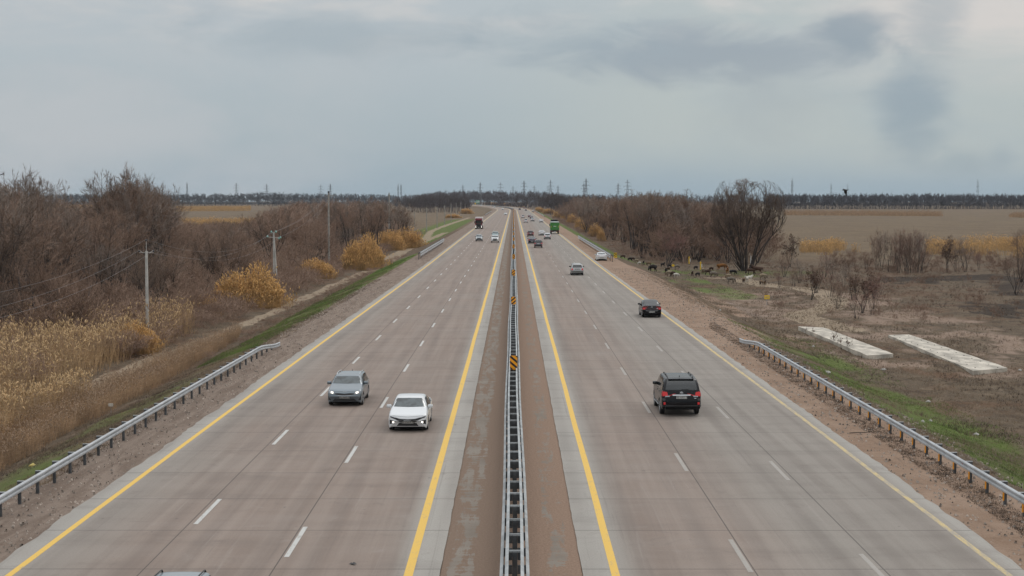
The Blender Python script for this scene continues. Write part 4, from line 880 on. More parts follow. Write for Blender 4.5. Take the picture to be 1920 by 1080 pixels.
for dx, dz, nm_ in ((-.35, 8.0, 'left'), (0, 8.1, 'middle'), (.9, 7.3, 'right')):
    wire((A1[0] + dx, A1[1], z1 + (9.45 if dx == 0 else 8.45)), (A2[0] + dx, A2[1], z2 + dz), 2.0, f'{nm_} wire of the three hanging between the nearest pole and the forked pole', .010)
    wire((A2[0] + dx, A2[1], z2 + dz), (A3[0] + dx, A3[1], z3 + 13.6), 1.0, f'{nm_} wire of the three climbing from the forked pole to the tall pole', .012)
PYL = mat('pylon_steel', (.19, .20, .21), .6, .3)
def pylon(style):
    mb = MB(); H = 32; r_ = .13
    def hw(z): return np.interp(z, [0, 20, H], [2.6, .9, .35] if style == 0 else [1.0, .9, .7])
    lv = list(np.linspace(0, 20, 6)) + [22.5, 25, 27.5, 30, H]
    for i in range(len(lv) - 1):
        a, b = lv[i], lv[i + 1]; wa, wb = hw(a), hw(b); c0 = [(-wa, -wa), (wa, -wa), (wa, wa), (-wa, wa)]; c1 = [(-wb, -wb), (wb, -wb), (wb, wb), (-wb, wb)]
        for k in range(4):
            l = (k + 1) % 4; mb.cyl((*c0[k], a), (*c1[k], b), r_, n=4, caps=False); mb.cyl((*c0[k], a), (*c1[l], b), r_ * .6, n=4, caps=False); mb.cyl((*c0[l], a), (*c1[k], b), r_ * .6, n=4, caps=False)
    root = empty('pylon'); mb.build('tower', PYL, root)
    for z, w in (((20.5, 3.4), (24.5, 4.6), (28.5, 3.2)) if style == 0 else ((20, 1.7), (26, 1.7))):
        mb = MB()
        for s in (-1, 1):
            mb.cyl((0, 0, z + .9), (s * w, 0, z), r_, n=4); mb.cyl((0, 0, z), (s * w, 0, z), r_, n=4); mb.cyl((s * w * .95, 0, z), (s * w * .95, 0, z - 1.4), .09, n=4)
        mb.build('crossarm', PYL, root)
    if style == 1:
        mb = MB(); mb.cyl((-.7, 0, H), (0, 0, H + 3), r_, n=4); mb.cyl((.7, 0, H), (0, 0, H + 3), r_, n=4); mb.build('peak', PYL, root)
    return root
pys = [pylon(0), pylon(1)]; up = set()
def put_pylon(i, px, top, Y, lab, sc=1.0):
    o = pys[i] if i not in up else copy_tree(pys[i]); up.add(i); h = CAMH - (top - HORY) * Y / FPX - FLAT; s = h / (32 if i == 0 else 35)
    o.location = ((px - 963) * Y / FPX, Y, FLAT); o.scale = (s * sc, s * sc, s); tag(o, lab, 'pylon', 'power pylons along the horizon')
    o.rotation_euler = (0, 0, rng.uniform(-.3, .3))
for (i, px, top, Y, w) in ((1, 352, 341, 3000, 'thin mast-like pylon above the far left fields'), (0, 444, 343, 2700, 'lattice pylon above the far left wood, first of two with wide arms'), (0, 501, 345, 2800, 'second wide-armed lattice pylon above the far left wood'),
    (0, 602, 346, 2600, 'left pylon of the close pair beside the tall grey pole'), (0, 620, 345, 2550, 'right pylon of the close pair beside the tall grey pole'), (1, 747, 344, 2500, 'left one of two narrow pylons over the thicket end'), (1, 752.5, 344, 2520, 'right one of two narrow pylons over the thicket end'),
    (0, 868, 347, 2700, 'small distant pylon above the wood left of the highway bend'), (0, 900.5, 342, 2500, 'pylon above the wood, over the green road sign'), (0, 938.5, 341.5, 2500, 'pylon above the wood just left of the median'), (0, 982.5, 339, 2400, 'tall pylon above the wood just right of the median'),
    (0, 962, 349, 3000, 'tiny pylon between the two tall ones at the median'), (0, 1001.5, 348, 3000, 'tiny pylon right of the tall one over the right carriageway'), (0, 1032, 337.5, 2300, 'tall dark pylon over the right verge wood'), (0, 1027.5, 349, 2900, 'small pylon half hidden left of the tall dark pylon'), (0, 1046, 348, 2900, 'small pylon right of the tall dark pylon'),
    (0, 1098.5, 335, 2000, 'tallest pylon, overlapped by a smaller one, over the right wood'), (0, 1094.5, 344, 2300, 'smaller pylon overlapping the tallest pylon'), (0, 1158.5, 344, 2300, 'slim pylon left of the broad one above the right wood'), (0, 1176, 337, 2000, 'broad dark pylon above the right wood'),
    (1, 1484, 334, 2150, 'narrow pylon right of the huge bare tree'), (1, 1557, 343, 2500, 'narrow pylon left of the flying crow'), (1, 1587.5, 344, 2500, 'narrow pylon directly behind the flying crow'), (1, 1831, 336, 2100, 'narrow pylon alone above the windbreak at the far right')):
    put_pylon(i, px, top, Y, w)

SGREEN = mat('sign_green', (.005, .19, .11), .5); WHT = mat('white_paint', (.75, .75, .73), .5); STEEL = mat('sign_steel', (.3, .31, .32), .5, .4)
def sign(name, px, py, zb, w, h, zoff, m, label, glyph=0, posts=2, yaw=0, cat='sign'):
    q = at(px, py, zb); r = empty(name, (q.x, q.y, gz1(q.x, q.y) if zb < 0 else 0)); tag(r, label, cat)
    mb = MB()
    for s in ((-.35, .35) if posts == 2 else (0,)): mb.cyl((s * w, .06, -.3), (s * w, .06, zoff + h * .8), .05 if posts == 2 else .035, n=8); mb.build('post', STEEL, r); mb = MB()
    mb.box(-w / 2, w / 2, -.02, .02, zoff, zoff + h, 0, .015); mb.build('panel', m, r)
    mb = MB()
    if glyph == 1:
        for k in range(3): mb.box(-w * .38, w * (.2 + .08 * k), -.032, -.026, zoff + h * (.2 + .25 * k), zoff + h * (.31 + .25 * k))
        mb.box(w * .3, w * .42, -.032, -.026, zoff + h * .2, zoff + h * .8)
    elif glyph == 2:
        mb.box(-w * .30, -w * .12, -.032, -.026, zoff + h * .25, zoff + h * .7); mb.box(w * .05, w * .32, -.032, -.026, zoff + h * .25, zoff + h * .38); mb.box(w * .05, w * .32, -.032, -.026, zoff + h * .55, zoff + h * .7)
    if mb.v: mb.build('lettering', WHT if glyph == 1 else STEEL, r)
    return r
sign('road_sign', 895.5, 386.0, 0, 5.6, 4.6, 3.1, SGREEN, 'large green direction sign beside the far bend of the highway', 1)
sign('road_sign', 891.3, 386, 0, 1.5, 2.0, 2.0, YELL, 'small yellow sign just left of the green direction sign', 0, 1)
sign('marker_sign', 1438, 572, FLAT, .62, .48, .75, YELL, 'small yellow square sign on a stake in the brown grass, right of the sheep', 2, 1)
for (px, py, lab) in ((1292, 494, 'yellow marker post with a white side tag behind the small reddish tree'), (1313.5, 505, 'nearer yellow marker post with a white side tag standing among the sheep')):
    x, y = P(px, py); r = empty('marker_post', (x, y, gz1(x, y))); tag(r, lab, 'marker post'); mb = MB(); mb.cyl((0, 0, -.2), (0, 0, 1.2), .11, n=10); mb.cyl((0, 0, 1.2), (0, 0, 1.45), .16, .10, 10); mb.build('post', YELL, r, smooth=True, angle=40)
    mb = MB(); mb.box(.12, .30, -.02, .02, .45, 1.05); mb.build('tag_plate', WHT, r)
x, y = P(1262, 503); r = empty('marker_sign', (x, y, gz1(x, y))); tag(r, 'low yellow diamond sign beside a dark sheep near the small reddish tree', 'sign'); mb = MB(); mb.add([(0, -.02, .35), (.32, -.02, .62), (0, -.02, .9), (-.32, -.02, .62), (0, .02, .35), (.32, .02, .62), (0, .02, .9), (-.32, .02, .62)], [(0, 1, 2, 3), (7, 6, 5, 4), (0, 4, 5, 1), (1, 5, 6, 2), (2, 6, 7, 3), (3, 7, 4, 0)]); mb.build('panel', YELL, r); mb = MB(); mb.cyl((0, .04, -.2), (0, .04, .8), .025, n=6); mb.build('post', STEEL, r)
x, y = P(1407.5, 507); mb = MB(); mb.cyl((0, 0, -.2), (0, 0, 2.6), .07, n=8); o = mb.build('white_post', WHT, None, smooth=True, angle=40, loc=(x, y, gz1(x, y))); tag(o, 'thin white post right of the huge bare tree, above the dark cattle', 'post')
x, y = P(208, 776, -1.9); r = empty('marker_sign', (x, y, gz1(x, y))); tag(r, 'tiny pale sign on a short stake beside the left-hand dirt track', 'sign'); mb = MB(); mb.box(-.14, .14, -.015, .015, .38, .56, 0, .01); mb.build('panel', mat('pale_card', (.5, .46, .40), .8, 0, .2, 9), r); mb = MB(); mb.cyl((0, .02, -.1), (0, .02, .5), .018, n=6); mb.build('stake', STEEL, r)

# concrete slabs lying on the plain
SLAB = mat('slab_concrete', (.43, .395, .335), .9, 0, .32, .8, .4, 6, stretch=(1, .5, 1), detail=7)
def slab_row(cn, label):
    q = [at(px, py, -2.2) for px, py in cn]; nr = 22; mb = MB()
    c0 = sum(q, Vector()) / 4
    for i in range(1):
        a0, a1 = q[0].lerp(q[3], 0), q[0].lerp(q[3], 1); b0, b1 = q[1], q[2]
    n = 24; V = []
    for i in range(n + 1):
        t = i / n; l = q[0].lerp(q[3], t); r_ = q[1].lerp(q[2], t)
        for p_ in (l, r_):
            p2 = p_ + Vector((rng.normal(0, .025), rng.normal(0, .02), rng.normal(0, .008))); V += [p2 - c0, Vector((p2.x - c0.x, p2.y - c0.y, -.45))]
    f = []
    for i in range(n):
        a = i * 4; f += [(a, a + 2, a + 6, a + 4), (a, a + 4, a + 5, a + 1), (a + 2, a + 3, a + 7, a + 6)]
    f += [(0, 1, 3, 2), (4 * n, 4 * n + 2, 4 * n + 3, 4 * n + 1)]
    mb.add(V, f); o = mb.build('concrete_slab', SLAB, None, loc=c0); return tag(o, label, 'concrete slab')
slab_row([(1497, 612), (1545, 614), (1675, 663), (1625, 666)], 'stained concrete slab nearer the guard rail, with dry weeds at its edge')
slab_row([(1665, 628), (1705, 627), (1890, 690), (1825, 695)], 'clean pale concrete slab farther right, with small holes along its length')
dk = mat('lifting_hole', (.06, .055, .05), .9); 
for i in range(26):
    pass
mb = MB(); cc_ = at(1770, 655, -2.2)
for i in range(13):
    for k, t2 in ((0, .22), (1, .78)):
        t = (i + .3 + .4 * (k)) / 13; l = at(1665, 628, -2.2).lerp(at(1825, 695, -2.2), t); r_ = at(1705, 627, -2.2).lerp(at(1890, 690, -2.2), t); q = l.lerp(r_, t2) - cc_; mb.cyl(q + Vector((0, 0, .0)), q + Vector((0, 0, .03)), .05, n=6)
sl2 = [o for o in bpy.data.objects if o.name.startswith('concrete_slab')][-1]; o = mb.build('lifting_loops', dk, sl2); o.location = cc_ - sl2.location
# litter, stick, clods
LIT = mat('pale_litter', (.36, .35, .32), .7, 0, .2, 8)
for k, (px, py, w, lab) in enumerate(((1657, 697, .45, 'crumpled white rag on the grass between slab and guard rail'), (1740, 748, .4, 'white scrap on the right bank below the pale slab'), (1830, 812, .45, 'white plastic scrap on the right bank near the guard rail'), (1525, 648, .3, 'small white scrap below the first slab'),
        (1912, 697, .3, 'white scrap at the right edge beside the pale slab'), (1552, 706, .4, 'flat pale scrap behind the guard rail posts'), (61, 872, .35, 'pale yellow bag on the left bank behind the guard rail'), (1350, 578, .3, 'tiny white scrap on the dirt verge'), (1730, 797, .25, 'small white fleck in the green grass'), (1744, 790, .25, 'second small white fleck in the green grass'), (1228, 475, .4, 'white bag near the foot of the right-hand wood'))):
    z = -1.6 if px > 1500 else -1.0; q = at(px, py, z); z = gz1(q.x, q.y); q = at(px, py, z); z = gz1(q.x, q.y); mb = MB(); n = 9; rg = np.random.default_rng(k)
    ring = [(w * .5 * math.cos(6.283 * i / n) * rg.uniform(.6, 1.1), w * .35 * math.sin(6.283 * i / n) * rg.uniform(.6, 1.1), rg.uniform(0, .06)) for i in range(n)]
    mb.add(ring + [(x_, y_, z_ - .06) for x_, y_, z_ in ring] + [(.02, .01, .13)], [(i, (i + 1) % n, 2 * n) for i in range(n)] + [(i, i + n, (i + 1) % n + n, (i + 1) % n) for i in range(n)]); o = mb.build('litter', LIT if px > 100 else mat('yellow_bag', (.5, .4, .12), .6), None, loc=(q.x, q.y, z + .02)); tag(o, lab, 'litter', 'scattered litter')
q = at(1615, 815, -.1); mb = MB(); pts = [(-.55, 0, .02), (-.2, -.05, .05), (.15, .0, .04), (.5, .12, .06)]; [mb.cyl(pts[i], pts[i + 1], .02, n=5) for i in range(3)]; tag(mb.build('stick', BARK, None, loc=(q.x, q.y, gz1(q.x, q.y) + .02)), 'curved stick lying on the reddish dirt shoulder before the right guard rail', 'stick')
q = at(657, 1058, 0); mb = MB(); rg = np.random.default_rng(4)
for i in range(5): a = rg.uniform(-.12, .12, 2); mb.add([(a[0] - .07, a[1], .005), (a[0], a[1] - .04, .02), (a[0] + .08, a[1] + .01, .01), (a[0], a[1] + .05, .045)], [(0, 1, 2), (0, 2, 3), (0, 3, 1), (1, 3, 2)])
tag(mb.build('tyre_scrap', BLACKP, None, loc=(q.x, q.y, .01)), 'dark scrap of tyre on the left carriageway near the bottom of the photo', 'debris')

# weeds growing on the near edge of the first slab
weed = tree_mesh('dry_weed', 777, 1.3, BARK, TWIGD, leaves=30, stems=3, spread=.4, nch=(5, 3, 2), ratio=(.4, .5, .5), r0=.03, tw=.010, single=True, base=.1, t0=.3)
for k, (px, py, h, lab) in enumerate(((1568, 645, 1.6, 'tallest dry thistle at the near edge of the first slab'), (1575, 649, 1.1, 'short dry thistle right of the tallest one at the slab edge'), (1587, 656, 1.5, 'dry thistle farthest right at the slab edge'), (1524, 628, .9, 'small dry weed at the far corner of the first slab'), (1512, 624, .7, 'smallest dry weed at the far corner of the first slab'))):
    x, y = P(px, py); o = weed if k == 0 else copy_tree(weed); o.location = (x, y, FLAT + .0); s = h / weed['h'] * .8; o.scale = (s * .8, s * .8, s); o.rotation_euler = (0, 0, k * 1.3); tag(o, lab, 'weed')

# ------------------------------------------------------------------ animals
def beast(name, kind, graze, turn=0.0):
    """quadruped facing +x, as one skinned surface"""
    if kind == 'sheep':
        S = dict(h=.62, L=.34, tr=.21, leg=.045, neck=(.14, .12), hd=.085, z=.60)
    else:
        S = dict(h=1.3, L=.85, tr=.36, leg=.075, neck=(.55, .2), hd=.15, z=1.02)
    z, L, tr, lg = S['z'], S['L'], S['tr'], S['leg']; k = 1 if kind == 'sheep' else 2.05
    v = []; e = []; rad = []
    def add(p, r_, par=None):
        v.append(p); rad.append(r_); i = len(v) - 1
        if par is not None: e.append((par, i))
        return i
    hip = add((-L * .8, 0, z), (tr * .86, tr * .92)); m1 = add((-L * .2, 0, z - .02 * k), (tr * 1.05, tr * 1.05), hip); m2 = add((L * .45, 0, z - .01 * k), (tr, tr * 1.05), m1); sh = add((L * .95, 0, z + .02 * k), (tr * .72, tr * .82), m2)
    tl = add((-L * 1.15, 0, z + .04 * k), (.06 * k, .05 * k), hip); add((-L * 1.22, 0, z - .22 * k), (.03 * k, .03 * k), tl)
    if graze: pts = [(L * 1.3, turn * .1, z - .05 * k), (L * 1.52, turn * .2, z - .25 * k), (L * 1.66, turn * .25, z - .42 * k)]
    else: pts = [(L * 1.25, turn * .1, z + .17 * k), (L * 1.45, turn * .2, z + .26 * k), (L * 1.82, turn * .3, z + .19 * k)]
    n1 = add(pts[0], (.10 * k, .11 * k), sh); n2 = add(pts[1], (.085 * k, .09 * k), n1); add(pts[2], (.045 * k, .05 * k), n2)
    for s in (-1, 1): add((pts[1][0] - .03 * k, pts[1][1] + s * .13 * k, pts[1][2] + .03 * k), (.02 * k, .025 * k), n2)
    for s in (-1, 1):
        st = .05 * k * s
        a = add((L * .78, s * tr * .55, z - tr * .75), (lg * 1.5, lg * 1.5), sh); b = add((L * .80 + st, s * tr * .55, z * .36), (lg * .8, lg * .8), a); add((L * .78 + st, s * tr * .55, .02), (lg * .7, lg * .7), b)
        a = add((-L * .72, s * tr * .6, z - tr * .55), (lg * 2.1, lg * 1.8), hip); b = add((-L * .62, s * tr * .58, z * .50), (lg * 1.3, lg * 1.1), a); c_ = add((-L * .92 - st * .6, s * tr * .56, z * .30), (lg * .8, lg * .8), b); add((-L * .86 - st * .6, s * tr * .56, .02), (lg * .7, lg * .7), c_)
    me = bpy.data.meshes.new(name); me.from_pydata(v, e, []); o = bpy.data.objects.new(name, me); COL.objects.link(o)
    sk = o.modifiers.new('skin', 'SKIN'); sk.use_smooth_shade = True; sb = o.modifiers.new('sub', 'SUBSURF'); sb.levels = 1; sb.render_levels = 1
    for i, d in enumerate(me.skin_vertices[0].data): d.radius = rad[i]; d.use_root = (i == 0)
    dg = bpy.context.evaluated_depsgraph_get(); dg.update(); m2_ = bpy.data.meshes.new_from_object(o.evaluated_get(dg)); m2_.name = name
    bpy.data.objects.remove(o); q = np.array([w.co[:] for w in m2_.vertices]); nz = (vnoise(q[:, 0] * 14 / k + 50, q[:, 2] * 14 / k + 50, 9) - .5) * (.05 if kind == 'sheep' else .02)
    body = (q[:, 2] > z * .55) & (q[:, 0] < L * 1.2)
    for i, w in enumerate(m2_.vertices):
        if body[i]: w.co = w.co + w.normal * float(nz[i])
    m2_.materials.append(None); return m2_
def fleece(name, body, dark, split):
    m = bpy.data.materials.new(name); m.use_nodes = True; T = NT(m.node_tree); b = m.node_tree.nodes['Principled BSDF']; tc_ = T.new('ShaderNodeTexCoord').outputs['Object']; x_, y_, z_ = T.sep(tc_); n = T.noise(tc_, 5, 4)
    k = T.math('MAXIMUM', T.ss(x_, split[0], split[0] + .12), T.ss(T.math('ADD', z_, T.math('MULTIPLY', n, .1)), split[1] + .06, split[1]))
    c_ = T.mix(T.ss(n, .35, .65), tuple(v * .75 for v in body), body); T.put(b.inputs['Base Color'], T.mix(k, c_, dark)); b.inputs['Roughness'].default_value = .95; return m
FL = {'cream': fleece('cream_fleece', (.26, .21, .14), (.10, .06, .035), (.45, .30)), 'white': fleece('white_fleece', (.55, .52, .46), (.45, .42, .37), (9, .2)), 'black': fleece('black_fleece', (.018, .013, .011), (.03, .02, .015), (9, .2)),
      'brown': fleece('brown_fleece', (.05, .026, .015), (.03, .018, .012), (.5, .3)), 'tan': fleece('tan_fleece', (.15, .095, .05), (.04, .025, .018), (.4, .34)), 'grey': fleece('grey_fleece', (.17, .145, .115), (.09, .07, .055), (.45, .32)),
      'ginger cow': fleece('ginger_hide', (.30, .13, .035), (.20, .08, .03), (1.2, .3)), 'brown cow': fleece('dark_brown_hide', (.065, .032, .018), (.03, .018, .012), (1.1, .3)), 'black cow': fleece('black_hide', (.015, .012, .012), (.02, .015, .013), (9, .2))}
BM = {('sheep', 1): beast('sheep', 'sheep', True, .4), ('sheep', 0): beast('sheep', 'sheep', False, .5), ('cow', 1): beast('cow', 'cow', True, .5), ('cow', 0): beast('cow', 'cow', False, .3)}
def animal(kind, graze, px, py, yaw, coat, label, s=1.0):
    x, y = P(px, py, gz1(*P(px, py))); o = bpy.data.objects.new(kind, BM[(kind, graze)]); COL.objects.link(o); o.location = (x, y, gz1(x, y)); o.rotation_euler = (0, 0, R(yaw)); o.scale = (s, s, s)
    o.material_slots[0].link = 'OBJECT'; o.material_slots[0].material = FL[coat]; tag(o, label, kind if kind == 'sheep' else 'cow', 'sheep grazing right of the highway' if kind == 'sheep' else 'cattle by the huge bare tree')
for a in (('sheep', 1, 1168.5, 491, 190, 'brown', 'dark brown sheep first in line, nearest the striped board'), ('sheep', 1, 1182, 493.5, 200, 'black', 'black sheep with head down, second in line from the striped board', 1.05), ('sheep', 1, 1187, 491.5, 200, 'brown', 'brown sheep close behind the second black sheep'),
          ('sheep', 1, 1193.5, 494, 185, 'cream', 'tan sheep fourth in line from the striped board'), ('sheep', 1, 1199, 496, 200, 'white', 'small pale lamb in the line along the grass', .75), ('sheep', 0, 1206.5, 498, 265, 'black', 'upright black sheep seen end-on in the line'), ('sheep', 1, 1217, 498.5, 185, 'tan', 'tan and brown sheep last in the line before the small tree'),
          ('sheep', 0, 1242.5, 500.5, 20, 'black', 'black sheep left of the small reddish tree'), ('sheep', 1, 1256, 503, 200, 'black', 'black sheep right of the small reddish tree foot'), ('sheep', 1, 1269, 504, 10, 'grey', 'grey sheep behind the low yellow diamond sign'),
          ('sheep', 1, 1224.5, 511, 200, 'black', 'large lone black sheep grazing on the bank nearest the road', 1.7), ('sheep', 0, 1249, 512, 250, 'black', 'dark lamb beside the cream pair'), ('sheep', 1, 1253, 508.5, 220, 'brown', 'dark brown sheep behind the cream pair'),
          ('sheep', 1, 1255, 518, 200, 'cream', 'cream sheep with dark legs, left of a touching pair', 1.3), ('sheep', 1, 1261, 518.5, 320, 'brown', 'brown-headed sheep, right of the touching pair', 1.2), ('sheep', 1, 1267.5, 520, 350, 'white', 'white lamb beside the touching pair'),
          ('sheep', 0, 1298, 518, 260, 'brown', 'small brown lamb left of the yellow marker post'), ('sheep', 1, 1308.5, 519, 200, 'black', 'black lamb grazing under the marker post', .95), ('sheep', 1, 1305, 506, 210, 'black', 'black and white sheep left of the nearer marker post'), ('sheep', 1, 1318, 513, 255, 'cream', 'cream sheep facing the road below the marker post', 1.3),
          ('sheep', 1, 1327, 515.5, 350, 'brown', 'rounded dark brown sheep beside the cream one', 1.25), ('sheep', 1, 1334, 508.5, 205, 'brown', 'brown sheep grazing near the ginger cow'), ('sheep', 1, 1337, 520.5, 330, 'grey', 'grey-brown sheep heading down the slope', 1.4),
          ('sheep', 1, 1366, 522, 190, 'cream', 'cream sheep behind the grey one on the track', 1.05), ('sheep', 1, 1370, 531, 350, 'grey', 'grey sheep on the pale track', 1.35), ('sheep', 1, 1394.5, 530, 250, 'tan', 'tan sheep with dark face left of the white ones', 1.1), ('sheep', 0, 1399.5, 529.5, 230, 'white', 'white sheep in the middle of three', 1.15), ('sheep', 0, 1404.5, 528.5, 10, 'white', 'whitest sheep of the group on the track', 1.2),
          ('sheep', 1, 1430, 525, 340, 'cream', 'cream sheep below the dark cattle', 1.3), ('sheep', 0, 1427, 517.5, 260, 'cream', 'small cream sheep just under the cattle', .8), ('sheep', 1, 1427, 534.5, 240, 'tan', 'tan sheep farthest right of the flock', 1.0), ('sheep', 0, 1433.5, 534.5, 270, 'tan', 'little lamb beside the last tan sheep', .8),
          ('cow', 1, 1353, 507, 20, 'ginger cow', 'ginger and white cow left of the huge bare tree', .95), ('cow', 0, 1363.5, 513.5, 265, 'ginger cow', 'ginger calf standing end-on at the tree foot', .7), ('cow', 1, 1374, 515, 30, 'black cow', 'black calf against the trunks of the huge bare tree', .65), ('cow', 1, 1409, 514, 190, 'brown cow', 'dark brown calf grazing right of the tree', .8), ('cow', 0, 1420, 513, 190, 'brown cow', 'large dark brown cow right of the huge bare tree', .98)):
    animal(*a)
# crows
CROW = mat('crow_feathers', (.012, .011, .013), .5)
def crow(px, py, Y, s, label, perch=False):
    x = (px - 963) * Y / FPX; z = CAMH - (py - HORY) * Y / FPX; mb = MB(); st = [(-.30, .015, .03), (-.22, .02, .05), (-.1, .05, 0), (.0, .065, 0), (.12, .05, .01), (.19, .042, .03), (.24, .038, .035), (.28, .018, .03), (.33, .004, .02)]; n = 8; V = []
    for (a, r_, dz) in st: V += [(a, r_ * math.cos(6.283 * i / n) * (2 if a < -.2 else 1), dz + r_ * math.sin(6.283 * i / n)) for i in range(n)]
    f = [(i * n + j, i * n + (j + 1) % n, (i + 1) * n + (j + 1) % n, (i + 1) * n + j) for i in range(len(st) - 1) for j in range(n)] + [tuple(range(n)), tuple(range(len(V) - n, len(V)))]
    if not perch:
        def wing(sg, pts):
            top = [(a, b, c_ + .012) for a, b, c_ in pts]; bot = [(a, b, c_ - .012) for a, b, c_ in pts]; k = len(V); V.extend(top + bot); m_ = len(pts)
            f.extend([tuple(k + i for i in range(m_)), tuple(k + m_ + i for i in reversed(range(m_)))] + [(k + i, k + m_ + i, k + m_ + (i + 1) % m_, k + (i + 1) % m_) for i in range(m_)])
        wing(1, [(.12, .03, .02), (.20, .22, .13), (.10, .42, .12), (-.02, .56, .06), (-.05, .42, .07), (-.08, .22, .07), (-.1, .03, .02)])
        wing(-1, [(.12, -.03, .02), (.16, -.20, -.14), (.05, -.30, -.32), (-.04, -.34, -.50), (-.07, -.26, -.34), (-.1, -.17, -.15), (-.1, -.03, .02)])
    mb.add(V, f); o = mb.build('crow', CROW, None, smooth=True, angle=50, loc=(x, Y, z)); o.scale = (s, s, s); o.rotation_euler = (0, R(-20) if perch else 0, R(0) if perch else R(160)); tag(o, label, 'bird')
crow(1584, 357, 128, 1.0, 'black crow in flight with spread wings above the right-hand fields'); crow(6, 327, 190, 1.0, 'tiny dark bird in the air over the trees at the top left of the thicket', True)

# ------------------------------------------------------------------ vehicles
def paint(name, col, metal=0.0, rough=.32): return mat('car_paint_' + name, col, rough, metal, coat=.8, spec=.5)
GLASS = mat('car_glass', (.018, .022, .024), .05, spec=.8); GLASSF = mat('windscreen_glass', (.055, .068, .072), .12, var=.45, nscale=2.2, spec=.7); TYRE = mat('tyre_rubber', (.014, .014, .015), .85); RIM = mat('alloy_rim', (.30, .31, .32), .35, .7); TRIM = mat('black_trim', (.012, .012, .013), .5); CHROME = mat('chrome', (.62, .64, .66), .25, .6)
LAMP = mat('headlight_glass', (.30, .32, .34), .12, var=.5, nscale=9, spec=.8); BEAM = mat('headlight_beam', (.9, .9, .85), .3, emit=(1, .93, .82), estr=2.2); REDL = mat('tail_light', (.62, .012, .014), .22, coat=.5); PLATE = mat('plate_white', (.48, .48, .46), .5); INK = mat('plate_ink', (.03, .03, .035), .6); UNDER = mat('underbody', (.010, .010, .010), .9); REDD = mat('rear_lamp_dark', (.20, .01, .01), .3)
def text_mesh(s, size):
    cu = bpy.data.curves.new('txt', 'FONT'); cu.body = s; cu.size = size; cu.align_x = 'CENTER'; cu.align_y = 'CENTER'; o = bpy.data.objects.new('txt', cu); COL.objects.link(o)
    dg = bpy.context.evaluated_depsgraph_get(); dg.update(); me = bpy.data.meshes.new_from_object(o.evaluated_get(dg)); bpy.data.objects.remove(o); return me
def smooth_interp(t, pts):
    xs_, ys_ = zip(*pts); return np.interp(t, xs_, ys_)
